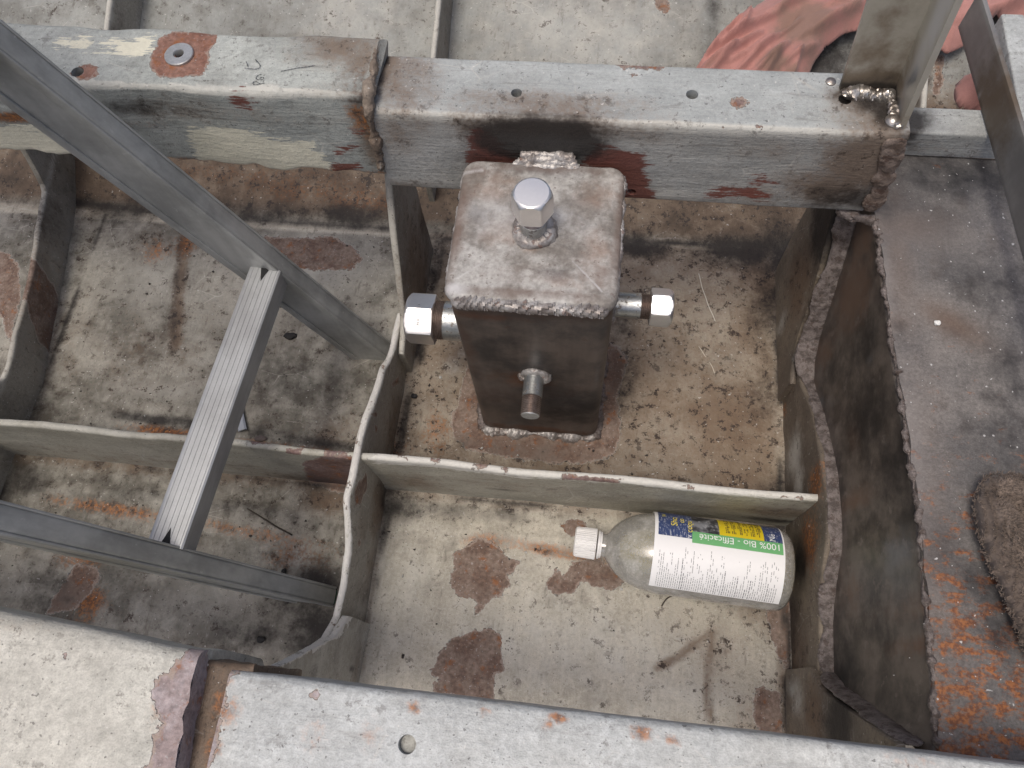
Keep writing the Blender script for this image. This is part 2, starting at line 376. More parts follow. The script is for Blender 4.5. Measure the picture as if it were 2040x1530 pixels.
WELDD = steel('dull weld metal', (.115, .096, .088), (.24, .208, .196), rough=.50, metal=.25, scale=120, spots=((.075, .050, .040), .56, 170, .6), bumpd=.0013, bs=.9, fine_amt=.6, mott=.4)
WELDB = steel('brown weld metal', (.12, .088, .070), (.25, .20, .17), rough=.5, metal=.15, scale=110, spots=((.07, .04, .03), .56, 140, .7), bumpd=.0012, bs=.9, fine_amt=.6)
WELDS = steel('bright weld metal', (.52, .50, .47), (.30, .26, .23), rough=.34, metal=.8, scale=70, spots=((.12, .09, .07), .62, 90, .6), bumpd=.0004)
TANK = steel('mill scale steel', (.052, .046, .043), (.13, .106, .090), rough=.42, metal=.15, scale=14, grain=(90, 90, 8), bumpd=.0004, bs=.4, fine_amt=.4, mott=.36, spots=((.12, .075, .052), .62, 60, .35), attrs=(('rust', (.12, .05, .025), .85), ('soot_shade', (.016, .015, .015), .8), ('brown', (.085, .055, .042), .9), ('pale', (.22, .21, .20), .6)))
TTOP = steel('ground steel lid', (.20, .183, .165), (.42, .412, .392), rough=.55, metal=.08, scale=30, fine_amt=.55, mott=.42, spots=((.13, .10, .09), .62, 200, .6), bumpd=.0009, bs=.55, attrs=(('rust', (.26, .16, .11), .65), ('soot_shade', (.10, .095, .10), .7), ('brown', (.15, .105, .085), .8), ('pale', (.60, .60, .61), .75)))
STAIN = steel('stainless cap', (.90, .885, .87), (.84, .83, .82), rough=.44, metal=1., scale=40, bumpd=.0001, bs=.2, fine_amt=.04)
GALV = steel('galvanised pipe', (.50, .52, .52), (.38, .39, .38), rough=.34, metal=.85, scale=70, spots=((.15, .12, .095), .56, 160, .75), bumpd=.0005)
THREAD = steel('cut thread', (.20, .155, .135), (.30, .25, .225), rough=.40, metal=.8, scale=60, bumpd=.0003)
ALU = steel('worn aluminium', (.44, .448, .435), (.29, .296, .286), rough=.44, metal=.3, scale=14, grain=(120, 120, 9), spots=((.50, .50, .48), .655, 130, .55), bumpd=.0004, bs=.5, fine_amt=.28)
ALUR = steel('ribbed aluminium', (.46, .47, .47), (.37, .375, .375), rough=.40, metal=.4, scale=20, grain=(180, 12, 180), bumpd=.0004, fine_amt=.22)
SHEET = steel('bare flat steel', (.29, .285, .275), (.21, .205, .20), rough=.38, metal=.35, scale=16, grain=(30, 30, 8), bumpd=.0003, bs=.4, fine_amt=.16, attrs=(('brown', (.10, .070, .042), .85), ('soot_shade', (.02, .02, .02), .9), ('pale', (.55, .55, .54), .7)))
POST = steel('heat tinted stainless', (.50, .475, .41), (.42, .395, .33), rough=.34, metal=.2, scale=12, grain=(70, 70, 5), bumpd=.0002, bs=.3, fine_amt=.12, attrs=(('brown', (.13, .085, .045), .8), ('soot_shade', (.02, .018, .016), .9), ('pale', (.60, .60, .60), .6)))

# ------------------------------------------------------------------ the hull floor
def grid_xy(x0, x1, y0, y1, step):
    xs = np.arange(x0, x1+step/2, step); ys = np.arange(y0, y1+step/2, step)
    gx, gy = np.meshgrid(xs, ys); n, m = gx.shape
    v = np.c_[gx.ravel(), gy.ravel(), np.zeros(gx.size)]
    i = (np.arange(n-1)[:, None]*m+np.arange(m-1)[None]).ravel()
    return v, np.c_[i, i+1, i+1+m, i+m].tolist()
v, f = grid_xy(-1.3, .95, -.5, 1.35, .005)
v[:, 2] = fz(v[:, 0], v[:, 1])+fbm(v, 5, 3, 2)*.0016+fbm(v, 40, 2, 8)*.0004
# weld runs under the stringer and along the keel, low ridges in the plating
def ridge(y0, x0, x1, w, h): v[:, 2] += h*np.exp(-((v[:, 1]-y0-.003*np.sin(v[:, 0]*23))/w)**2)*np.clip((v[:, 0]-x0)/.02, 0, 1)*np.clip((x1-v[:, 0])/.02, 0, 1)
ridge(.239, -.66, -.225, .006, .003); ridge(.168, -.66, -.225, .006, .0025); ridge(.165, -.22, .23, .006, .0018); ridge(.236, -.22, .23, .008, .003)
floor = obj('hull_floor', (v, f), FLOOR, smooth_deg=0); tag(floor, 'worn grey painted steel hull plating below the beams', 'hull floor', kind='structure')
w = Wear(floor); FL = ('f',)
for poly in (
    [(925,1090),(945,1072),(975,1075),(1000,1100),(1020,1115),(1038,1120),(1025,1130),(1010,1150),(1018,1165),(1000,1185),(980,1190),(968,1205),(955,1225),(948,1222),(950,1195),(930,1190),(905,1187),(898,1165),(897,1145),(905,1130),(902,1105)],
    [(905,1268),(915,1262),(935,1265),(945,1255),(975,1252),(997,1265),(1000,1295),(1005,1325),(1000,1340),(985,1345),(985,1375),(990,1420),(870,1410),(865,1360),(878,1350),(850,1345),(852,1335),(868,1325),(868,1300),(890,1290)],
    [(1135,1118),(1190,1115),(1225,1130),(1245,1155),(1240,1165),(1215,1178),(1180,1168),(1160,1155),(1150,1170),(1150,1180),(1105,1187),(1090,1175),(1088,1155),(1105,1145),(1100,1135),(1112,1130),(1120,1145),(1130,1145)],
    [(1118,1045),(1145,1032),(1172,1045),(1165,1062),(1140,1072),(1124,1062)],
    [(500,468),(600,475),(660,470),(700,490),(722,518),(705,538),(640,540),(600,537),(540,505)],
    [(150,1125),(195,1130),(200,1150),(180,1180),(150,1212),(90,1225),(120,1170)],
    [(1505,1372),(1530,1370),(1555,1385),(1562,1480),(1530,1490),(1500,1440)],
    [(925,745),(915,800),(898,830),(905,870),(930,895),(990,908),(1100,922),(1180,920),(1225,905),(1238,860),(1230,790),(1250,715),(1230,690),(1100,640),(950,690)],
    [(1525,1212),(1575,1195),(1575,1335),(1552,1315),(1535,1270)],
    [(1300,0),(1318,-10),(1335,12),(1328,28),(1312,22)],
    [(-10,500),(20,505),(38,530),(40,600),(25,640),(30,700),(10,660),(-10,600)],
    [(640,905),(700,900),(695,985),(610,960)],
    [(1860,100),(1880,110),(1882,160),(1875,185),(1858,190),(1862,150)],
): w.hard('chip', FL, poly)
w.soft('brown', FL, [(1150,800,.17,.09,0,.5),(1350,720,.14,.11,0,.52),(1450,830,.10,.09,0,.72),(1300,880,.12,.05,0,.55),(1490,650,.06,.10,0,.6),(880,800,.05,.10,0,.5),(870,600,.04,.10,0,.55),
    (1250,560,.12,.05,0,.45),(1530,560,.05,.09,0,.75),(700,870,.08,.03,0,.5),(300,700,.1,.08,0,.30),(1520,1200,.05,.04,0,.6),(1450,1250,.10,.03,0,.35),(1420,1290,.03,.05,20,.45),(1540,1480,.05,.05,0,.6),(620,950,.05,.02,0,.7),(660,1000,.04,.02,0,.75),
    (1400,420,.24,.035,0,.75),(1000,420,.1,.035,0,.7),(450,350,.28,.035,0,.8),(300,480,.05,.05,0,.3),(1860,160,.03,.06,0,.35),(100,720,.05,.15,0,.35),(160,390,.06,.05,0,.5),(1000,1210,.04,.03,0,.2)])
w.soft('soot_shade', FL, [(1480,500,.08,.028,0,.85),(1560,500,.05,.05,0,.8),(1270,490,.05,.02,0,.9),(1535,620,.03,.07,0,.6),(1525,780,.025,.05,0,.4),(1240,650,.02,.03,0,.55),(790,1010,.035,.02,0,.75),(900,1015,.06,.012,0,.5),(1000,1025,.05,.012,0,.45),(1120,1030,.05,.01,0,.3),
    (690,610,.06,.06,0,.25),(560,760,.12,.05,0,.35),(350,600,.03,.13,-5,.35),(430,850,.12,.008,-3,.75),(300,835,.06,.008,0,.8),(650,885,.10,.008,-3,.7),(60,960,.03,.03,0,.6),(400,1000,.22,.014,-4,.45),(620,1180,.05,.05,30,.75),(500,1260,.05,.02,0,.6),(640,1240,.05,.05,40,.7),
    (250,420,.07,.03,0,.6),(500,420,.2,.018,0,.6),(700,430,.08,.02,0,.75),(60,800,.06,.05,0,.5),(100,1180,.05,.04,0,.4),(1640,110,.05,.045,0,.8),(1420,20,.012,.05,0,.6),(1415,80,.02,.05,0,.42),(1465,1160,.10,.012,-4,.35),(1560,1010,.03,.03,0,.8),(1540,1060,.03,.04,0,.6),(870,480,.03,.04,0,.5),(1240,760,.02,.06,0,.5),(1000,895,.12,.02,0,.35)])  # includes painted shade of tank and beams, and a dark hollow by the rag
w.line('brown', FL, [(372,445),(358,560),(348,690)], .011, .8); w.line('soot_shade', FL, [(362,450),(350,560),(345,700)], .008, .5)
w.add('soot_shade', np.clip((w.v[:, 1]-.56)/.01, 0, 1)*np.clip((.73-w.v[:, 1])/.05, 0, 1)*.33)  # shade painted on the plating beneath the beams
w.soft('rust', FL, [(965,1082,.022,.010,0,.85),(950,1115,.02,.012,0,.5),(1130,1105,.07,.006,-5,.75),(1090,1090,.05,.005,-4,.6),(1200,1125,.03,.006,0,.5),(370,480,.02,.03,0,.5),(310,500,.02,.02,0,.5),(330,860,.06,.006,-3,.8),(470,880,.09,.006,-3,.7),(640,900,.08,.006,-3,.6),(250,1020,.10,.008,-4,.6),(500,1060,.10,.008,-4,.5),(600,1110,.05,.02,0,.4),(180,1200,.02,.02,0,.7),(620,380,.12,.02,0,.32),(720,400,.06,.02,0,.4),(500,350,.2,.02,0,.25),(160,1110,.03,.02,0,.5),(945,1300,.01,.01,0,.7),(925,1350,.01,.012,0,.7),(950,1335,.01,.01,0,.6),(870,860,.02,.03,0,.4),(780,920,.03,.03,0,.4)])
w.soft('pale', FL, [(1150,1290,.2,.06,0,.45),(800,1200,.05,.12,0,.4),(1350,1380,.12,.05,0,.4),(1060,1160,.06,.06,0,.3),(640,530,.08,.06,0,.5),(300,560,.08,.06,0,.35),(900,730,.010,.012,0,1.),(920,705,.006,.008,0,1.),(1180,1240,.1,.05,0,.3),(1420,620,.04,.05,0,.3),(430,1180,.06,.05,0,.35),(350,780,.1,.02,0,.35),(600,1110,.02,.02,0,.6),(1170,50,.25,.12,0,.4),(700,30,.1,.1,0,.4)])
w.line('brown', FL, [(1310,1330),(1350,1310),(1400,1270),(1420,1262)], .006, .75); w.line('brown', FL, [(1418,1265),(1412,1320),(1408,1390),(1415,1430)], .005, .7)
w.line('soot_shade', FL, [(870,478),(1100,470),(1240,476),(1400,486),(1590,500)], .006, .75); w.line('soot_shade', FL, [(110,400),(300,420),(560,440),(770,455)], .009, .7)
w.line('soot_shade', FL, [(880,500),(850,640),(838,720)], .006, .6); w.line('soot_shade', FL, [(1590,480),(1565,620),(1556,800)], .006, .7); w.line('brown', FL, [(800,730),(790,900)], .006, .6)
w.line('brown', FL, [(760,1010),(720,1340)], .004, .5); w.line('brown', FL, [(1605,1010),(1565,1200),(1560,1470)], .008, .7); w.line('soot_shade', FL, [(1575,1200),(1572,1340)], .004, .7)
vv = w.v; lb = ((vv[:, 0] < -.22) & (vv[:, 1] < .55))          # the left bay is toned darker and greyer
w.add('brown', np.where(lb, .17, 0.)); w.add('dirt_shade', np.where(lb, .92, 0.)*np.clip((-.215-vv[:, 0])/.02, 0, 1)*np.clip(1.15-np.hypot((vv[:, 0]+.47)/.16, (vv[:, 1]-.46)/.10)**-2*.25, .45, 1))
w.add('dirt_shade', np.where((vv[:, 0] > -.22) & (vv[:, 1] < .207), .10, 0)); w.add('cool', np.where(lb, .35, 0)+np.clip((vv[:, 1]-.74)/.05, 0, 1)*.9); w.add('dirt_shade', np.clip((vv[:, 1]-.74)/.05, 0, 1)*.62)
w.add('dirt_shade', np.clip(1-np.abs(vv[:, 1]-.245)/.05, 0, 1)*.4+np.clip(1-np.abs(vv[:, 1]-.585)/.04, 0, 1)*.5)  # the far band adds to the shade painted beneath the beams
w.add('brown', np.where((vv[:, 0] > -.22) & (vv[:, 0] < .24) & (vv[:, 1] > .215) & (vv[:, 1] < .56), .50, 0))
ub = np.clip((vv[:, 0]+.22)/.02, 0, 1)*np.clip((.24-vv[:, 0])/.02, 0, 1)*np.clip((vv[:, 1]-.212)/.02, 0, 1)*np.clip((.60-vv[:, 1])/.03, 0, 1)
ctr = np.zeros(len(vv))
for (px_, py_, r_) in ((1400,620,.075),(1330,560,.06),(1440,720,.05),(860,820,.045),(1300,900,.05)):
    q_ = onf((px_, py_)); ctr = np.maximum(ctr, np.exp(-((vv[:, 0]-q_[0])**2+(vv[:, 1]-q_[1])**2)/r_**2))
w.add('tan', ub*(.72+.22*np.clip((vv[:, 0]+.05)/.2, -1, 1))*(1-.62*ctr)); w.add('tan', np.clip(1-np.abs(vv[:, 1]-.60)/.05, 0, 1)*.9); w.add('tan', np.where(lb, .12, 0))  # tan band at the chine goes with the shade painted there
w.add('dirt_shade', np.clip((vv[:, 1]-.555)/.015, 0, 1)*np.clip((.80-vv[:, 1])/.07, 0, 1)*1.); w.add('brown', np.clip((vv[:, 1]-.56)/.02, 0, 1)*np.clip((.80-vv[:, 1])/.05, 0, 1)*.75); w.a['chip'] = np.maximum(w.a['chip'], -6.4)  # shade under the beams laid into the floor colour, over real brown staining
w.add('soot_shade', np.clip(1-np.abs(vv[:, 1]-.567)/.008, 0, 1)*.5*np.clip(.6+fbm(vv, 12, 2, 71), 0, 1))
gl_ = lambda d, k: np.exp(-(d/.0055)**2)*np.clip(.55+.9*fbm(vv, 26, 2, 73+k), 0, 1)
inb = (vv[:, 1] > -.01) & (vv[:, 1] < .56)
for k, xx in enumerate((-.212, -.229, .231, -.684)): w.add('soot_shade', np.where(inb, gl_(np.abs(vv[:, 0]-xx), k)*.75, 0))  # thin darker lines along the rib bases, then the stringer base
for k, yy in enumerate((.200, .214)): w.add('soot_shade', gl_(np.abs(vv[:, 1]-yy), 9+k)*.65); w.add('brown', np.exp(-(np.abs(vv[:, 1]-yy)/.012)**2)*.5)
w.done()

# ------------------------------------------------------------------ beams
def beam(name, prof, x0, x1, mat, label, waviness=.0006, parent=None, cat='beam', group=None, endcut=None, holes=()):
    v, f = sweep_x(prof, x0, x1)
    k = np.c_[fbm(v, 18, 3, 11), fbm(v, 18, 3, 12), fbm(v, 18, 3, 13)]*waviness
    v = v+k
    if endcut: v = endcut(v)
    o = obj(name, (v, f), mat); cut(o, holes)
    return tag(o, label, cat, group, 'thing')
def prof_yz(y0, y1, z0, z1, r): return rrect(y1-y0, z1-z0, r)+np.array([(y0+y1)/2, (z0+z1)/2])
def vcyl(c, r, z0, z1, n=28): return lathe((c[0], c[1], z0), (0, 0, 1), [(0, r), (z1-z0, r)], n)
BT = .369
hs = [vcyl(on('z', BT, p), r, BT-.03, BT+.02) for p, r in (((1029,185),.0046), ((1379,188),.0049), ((1684,197),.0052))]
hs.append(lathe(on('y', .43, (1258,383))-np.array((0, .02, 0)), (0, 1, 0), [(0, .0042), (.035, .0042)], 24))
b1 = beam('steel_beam', prof_yz(.43, .493, .268, BT, .005), -.1965, .236, BEAM, 'long grey steel beam behind the tank with red primer patches', holes=hs)
w = Wear(b1); T = ('z', BT); FR = ('y', .43)
w.hard('prime', FR, [(935,262),(950,248),(975,262),(1000,285),(1035,318),(1020,345),(930,345),(925,300)]).hard('prime', FR, [(1150,330),(1180,285),(1230,292),(1285,308),(1298,330),(1290,345),(1305,380),(1302,404),(1240,402),(1235,350)])
w.hard('prime', FR, [(1385,380),(1440,360),(1520,362),(1560,385),(1540,405),(1400,402)], grow=-7)
w.hard('prime', FR, [(1480,352),(1530,350),(1550,366),(1500,372)], grow=-2)
w.soft('soot_shade', FR, [(1080,285,.046,.019,0,2.2),(1078,262,.052,.016,0,1.3),(940,310,.03,.012,0,.5),(1180,300,.03,.012,0,.4),(1720,395,.05,.02,0,.7),(1640,410,.05,.008,0,.5),(1790,300,.012,.03,0,.6)], .004)
w.soft('brown', FR, [(1080,252,.08,.014,0,.85),(960,250,.04,.02,0,.6),(1230,262,.05,.015,0,.55),(1730,320,.04,.05,0,.95),(1660,370,.05,.03,0,.8),(1560,390,.05,.02,0,.4),(790,265,.025,.03,0,.5),(830,245,.03,.02,0,.45),(1560,300,.08,.02,0,.3),(800,370,.04,.015,0,.4)])
w.soft('pale', FR, [(1700,285,.010,.006,0,.6),(1260,390,.05,.02,0,.3),(1350,385,.03,.015,0,.4)])
w.soft('brown', T, [(800,160,.035,.05,0,.62),(765,130,.02,.04,0,.8),(850,180,.02,.03,0,.5),(1730,210,.03,.02,0,.7),(1690,190,.02,.012,0,.7),(1780,250,.02,.012,0,.6)], .004)
w.soft('soot_shade', T, [(1740,205,.018,.013,0,.8),(1700,190,.018,.008,0,.7),(1760,225,.01,.015,0,.8),(758,150,.006,.05,0,.6)], .004)
for p in ([(985,108),(1015,108),(1010,118),(990,116)], [(1165,118),(1330,128),(1325,136),(1290,142),(1240,138),(1220,128)], [(1450,190),(1480,186),(1495,205),(1475,220),(1455,210)], [(1500,245),(1520,250),(1560,262),(1520,266)], [(1425,192),(1440,205),(1430,208)], [(1028,208),(1042,206),(1040,222),(1030,220)], [(1255,146),(1272,150),(1262,156)], [(1430,248),(1475,252),(1470,262),(1435,258)]): w.hard('chip', T, p, .004, -1.5)
w.line('pale', T, [(760,222),(1000,233),(1300,245),(1790,268)], .0030, 1.1, .006); w.add('cool', np.where(w.v[:, 2] > .364, .4, 0)); w.a['chip'] = np.maximum(w.a['chip'], np.where(np.hypot(w.v[:, 1]-.43, w.v[:, 2]-BT) < .007, -4.6, -6.2)); w.add('tan', np.where(w.v[:, 2] < .364, .28, 0))
w.done()
# weld joining the beam's right end to the plate
obj('weld_bead', weld([on('y', .43, (1786,275)), on('y', .429, (1770,330)), on('y', .429, (1750,385)), on('y', .428, (1732,420))], .0090, .0032, (0, -1, 0), .006, .45, .03, seed=5, n=30), WELDB, b1)
obj('weld_bead', weld([(.215, .435, .262), (.238, .428, .262), (.256, .425, .262)], .007, .005, (0, -1, .3), .005, .6, .05, seed=6), WELDD, b1)

UT = .382
def ragged(v):
    e = np.clip((v[:, 0]+.232)/.03, 0, 1); v = v.copy()
    v[:, 0] += e*(fbm(v*np.array([0, 1, 1]), 70, 3, 21)*.006)
    v[:, 2] += np.where(v[:, 2] < .29, fbm(v*np.array([1, .2, 0]), 40, 3, 22)*.004, 0)
    v[:, 1] += .0022*fbm(v*np.array([1, 0, .6]), 16, 2, 23)
    return v
hs = [vcyl(on('z', UT, p), r, UT-.03, UT+.02) for p, r in (((358,107),.0044), ((155,144),.0055))]
b2 = beam('thick_beam', prof_yz(.433, .500, .283, UT, .006), -1.05, -.196, BEAM2, 'heavier grey beam with a ragged end, flaking cream paint and a washer, under the ladder', .0012, endcut=ragged, holes=hs)
w = Wear(b2); T = ('z', UT); FR = ('y', .433)
w.hard('chip', T, [(300,110),(320,78),(350,60),(400,58),(432,65),(430,88),(415,95),(412,110),(422,125),(400,150),(350,156),(310,155),(300,130)], .006, 0)
w.hard('chip', T, [(150,148),(165,132),(190,135),(190,150),(172,158)], .006, 2)
w.soft('brown', T, [(680,95,.045,.02,10,.72),(720,120,.02,.03,0,.75),(640,85,.04,.015,0,.5),(700,180,.04,.012,0,.45),(100,190,.06,.02,0,.2)], .006)
for p in ([(120,85),(170,82),(172,90),(125,90)], [(230,83),(300,82),(300,100),(270,105),(240,96)], [(205,87),(222,84),(220,92)], [(385,100),(400,100),(395,128),(378,128)]): w.hard('cream', T, p, .006, 3)
w.hard('cream', FR, [(380,262),(470,262),(560,278),(620,288),(650,330),(640,352),(560,352),(480,336),(400,318)], .02, 4)
w.hard('cream', FR, [(-60,250),(80,255),(180,268),(200,320),(-60,318)], .02, 0)
w.hard('prime', FR, [(672,300),(690,285),(715,288),(700,296),(680,305)], .02, 1).hard('prime', FR, [(668,330),(690,322),(712,326),(700,345),(672,345)], .02, 3).hard('prime', FR, [(470,196),(492,197),(490,207),(472,206)], .02, 3).hard('prime', FR, [(702,258),(722,254),(720,268),(706,268)], .02, 1)
w.a['chip'] = np.maximum(w.a['chip'], np.where(np.hypot(w.v[:, 1]-.433, w.v[:, 2]-UT) < .008, -4.4, -6.2)); w.add('pale', np.where(np.hypot(w.v[:, 1]-.433, w.v[:, 2]-UT) < .006, .6, 0))
w.soft('rust', FR, [(480,332,.16,.006,0,1.),(640,345,.05,.006,0,.8),(100,318,.2,.005,0,.9),(40,238,.10,.006,0,.9),(720,230,.012,.03,0,.5)])
w.soft('brown', FR, [(730,260,.012,.05,0,.8),(60,240,.1,.008,0,.8),(500,225,.12,.02,0,.3),(330,225,.05,.02,0,.45)]); w.soft('soot_shade', FR, [(250,215,.06,.012,0,.55),(720,200,.02,.006,0,.8)])
w.done()
# ragged filler and weld where the two beams meet
obj('weld_bead', weld([(-.197, .500, .378), (-.194, .470, .384), (-.193, .437, .381), (-.195, .430, .36), (-.196, .428, .33), (-.200, .431, .296)], .0052, .0038, (1, 0, .4), .006, .75, .03, seed=8, wander=.5), painted('weathered weld', (.17, .13, .10), (.27, .23, .19), speck=.8, grime=.5), b2, attrs=lambda o: Wear(o).done())
wp = on('z', UT, (357,109))
wash = obj('washer', lathe((wp[0], wp[1], UT-.0006), (0, 0, 1), [(0, .0125), (.0016, .0125), (.0022, .0118), (.0022, .0048), (.0016, .0044), (-.004, .0044)], 48, cap0=False, cap1=False), steel('dull zinc', (.50, .505, .50), (.40, .41, .40), .38, .6, 60), b2)
def ribbon(pts3, wd, up=(0, 0, 1)):
    pts3 = np.asarray(pts3, float); L = []
    for i in range(len(pts3)):
        d = pts3[min(i+1, len(pts3)-1)]-pts3[max(i-1, 0)]; n = _n(np.cross(d, up)); k = wd*(.7+.3*math.sin(i*1.7))
        L.append(np.array([pts3[i]+n*k/2, pts3[i]-n*k/2]))
    m = len(L); return np.concatenate(L), [(2*i, 2*i+1, 2*i+3, 2*i+2) for i in range(m-1)]
mk = MB()
zz = lambda q: on('z', UT+.0012, (480+q[0]*.1569, 90+q[1]*.1569))
for s in ([(300,480),(240,492),(195,502),(160,500),(150,485),(160,465),(195,462),(225,480),(245,492)], [(262,368),(225,378),(195,400),(192,425),(215,438),(265,438),(292,425),(285,408),(255,408),(235,425)], [(185,180),(225,225),(245,260),(235,290),(190,302),(150,300),(45,290)], [(65,205),(88,262)], [(80,255),(92,272)], [(185,180),(200,215)], [(508,330),(600,312),(720,288),(860,272),(940,255)]):
    mk.add(*ribbon(resample([zz(q) for q in s], .0008), .0008))
obj('pen_mark', mk, plain('pencil grey', (.05, .055, .06), .6), b2, smooth_deg=0)

# near beams at the foot of the picture
def lowend(v):
    v = v.copy(); e = np.clip((v[:, 0]+.235)/.02, 0, 1); v[:, 0] += e*(fbm(v*np.array([0, 1, 1]), 60, 2, 41)*.0025-(v[:, 1]+.04)*.10)
    a = np.clip((-.24-v[:, 0])/.16, 0, 1); v[:, 1] += np.where(v[:, 1] > -.02, a*.012, 0); return v
b3 = beam('near_beam', prof_yz(-.072, -.006, .27, .370, .005), -.2005, .75, LBEAM, 'pale grey beam along the bottom edge with one plugged hole', .0006, holes=[vcyl(on('z', .37, (811,1483)), .0053, .362, .39)])
w = Wear(b3); T = ('z', .37)
for p in ([(470,1335),(452,1345),(448,1400),(430,1410),(435,1470),(412,1530),(380,1530),(385,1420),(400,1335)],): w.hard('chip', T, p, .004, 2)
w.soft('rust', T, [(425,1370,0.0037,0.0050,0,1.),(435,1410,0.0062,0.0062,0,1.1),(425,1490,0.0043,0.0050,0,1.1),(455,1420,0.0074,0.0093,0,.6),(450,1360,0.0050,0.0050,0,.5),(824,1407,0.0037,0.0025,0,1.1),(966,1420,0.0031,0.0025,0,1.1),(1112,1430,0.0050,0.0025,0,1.1),(1092,1440,0.0037,0.0031,0,.8),(1280,1460,0.0056,0.0037,0,.9),(1340,1478,0.0050,0.0025,0,.7),(1820,1515,0.0186,0.0050,0,.3),(740,1470,0.0093,0.0124,0,.3),(630,1465,0.0124,0.0124,0,.25)], .006)
w.a['chip'] = np.maximum(w.a['chip'], np.where(w.v[:, 1] > -.012, -4.6, -6.1))
for p in ([(610,1372),(645,1365),(640,1385),(628,1398)], [(735,1378),(755,1380),(750,1390)], [(1270,1455),(1300,1452),(1330,1462),(1290,1470)], [(970,1395),(1000,1398),(980,1404)]): w.hard('chip', T, p, .006, -2)
w.done()
pq = on('z', .37, (811,1483)); obj('hole_plug', lathe((pq[0], pq[1], .362), (0, 0, 1), [(0, .0051), (.0022, .0051), (.0028, .0040)], 28), painted('gritty plug', (.40, .40, .37), (.30, .30, .28), speck=.8), b3, attrs=lambda o: Wear(o).done())
b4 = beam('cream_beam', prof_yz(-.085, .004, .27, .382, .009), -1.0, -.214, LBEAM2, 'broad cream painted beam end at lower left, flaked to bare steel', .0012, endcut=lowend)
w = Wear(b4); T = ('z', .382)
w.hard('chip', T, [(375,1283),(440,1300),(420,1540),(285,1540),(300,1525),(310,1470),(325,1440),(310,1415),(300,1395),(303,1365),(320,1345),(345,1350),(352,1325),(368,1310)], .02, 1)
w.a['chip'] = np.maximum(w.a['chip'], -6.1); w.hard('chip', T, [(12,1285),(36,1285),(35,1305),(10,1305)], .004, -2).hard('chip', T, [(130,1300),(135,1310),(128,1312)], .004, 0)
w.soft('rust', T, [(335,1420,.012,.014,0,.35),(350,1362,.012,.006,0,.4),(210,1240,.02,.006,0,.4),(340,1265,.025,.004,0,.55),(325,1400,.006,.006,0,.6)], .008)
w.soft('soot_shade', T, [(395,1290,.006,.012,0,.3),(60,1380,.012,.006,0,.2)], .006); w.soft('brown', T, [(50,1240,.04,.01,0,.25)], .006)
w.done()
v, f = sweep_x(prof_yz(-.074, -.002, .268, .3655, .004), -.235, -.188, .003); v = v+np.c_[fbm(v, 60, 3, 81), fbm(v, 60, 3, 82), fbm(v, 50, 3, 83)]*.0016
def rusty(o):
    w = Wear(o); w.add('brown', np.full(len(w.v), .35)); w.soft('rust', ('z', .366), [(438,1400,.005,.008,0,.7),(425,1490,.004,.008,0,.7)]); w.done()
obj('joint_sleeve', (v, f), painted('rusty joint', (.10, .072, .052), (.19, .145, .112), grain=(60, 12, 40), speck=.8, grime=.6, streak=.4), b4, attrs=rusty)

# ------------------------------------------------------------------ frames (ribs) and stringers
def ribstations(x, prof, x_=None):
    return [(x, y, z) for y, z in prof], [(x, yb, -.003) for y, z, yb in [(p[0], p[1], p[0]) for p in prof]]
XL, XR = -.223, .240
lowp = [(-.03, .20), (.005, .20), (.028, .115), (.05, .088), (.08, .088), (.112, .096), (.135, .115), (.156, .128), (.175, .131), (.20, .131), (.225, .128), (.247, .122), (.275, .112), (.31, .095), (.335, .078), (.36, .066), (.40, .064)]
highp = [(.352, .055), (.37, .062), (.388, .075), (.405, .112), (.43, .160), (.467, .216), (.50, .2665), (.53, .2665)]
def frame_rib(x, label, mat, side=1, group='cross frames standing on the hull floor', th=.0075):
    t = empty('frame_rib', (x, .25, 0), label, 'hull frame', group)
    tp, bs = ribstations(x, lowp); tp = resample(tp, .006); bs = [(q[0], q[1], -.003) for q in tp]; tp = tp+np.c_[fbm(tp, 22, 2, 91)*.0022, tp[:, 0]*0, fbm(tp, 26, 2, 92)*.0024]; web = obj('web', curtain(tp, bs, (1, 0, 0), th, wav=.0016), mat, t)
    xb = x+side*th*.9; tp, bs = [(xb, y, z) for y, z in highp], [(xb, y, float(fz(0, y))-.003) for y, z in highp]
    br = obj('knee_bracket', curtain(tp, bs, (1, 0, 0), th, wav=.0010), mat, t)
    lp = [(.052, .085), (.03, .12), (-.004, .2675), (-.03, .2675)]
    tp, bs = [(xb, y, z) for y, z in lp], [(xb, y, -.003) for y, z in lp]
    b2_ = obj('knee_bracket', curtain(tp, bs, (1, 0, 0), th, wav=.0010), mat, t)
    return t, web, br, b2_
t, web, br, b2_ = frame_rib(XL, 'grey steel frame with worn white edge left of the tank, meeting the ladder feet', RIB)
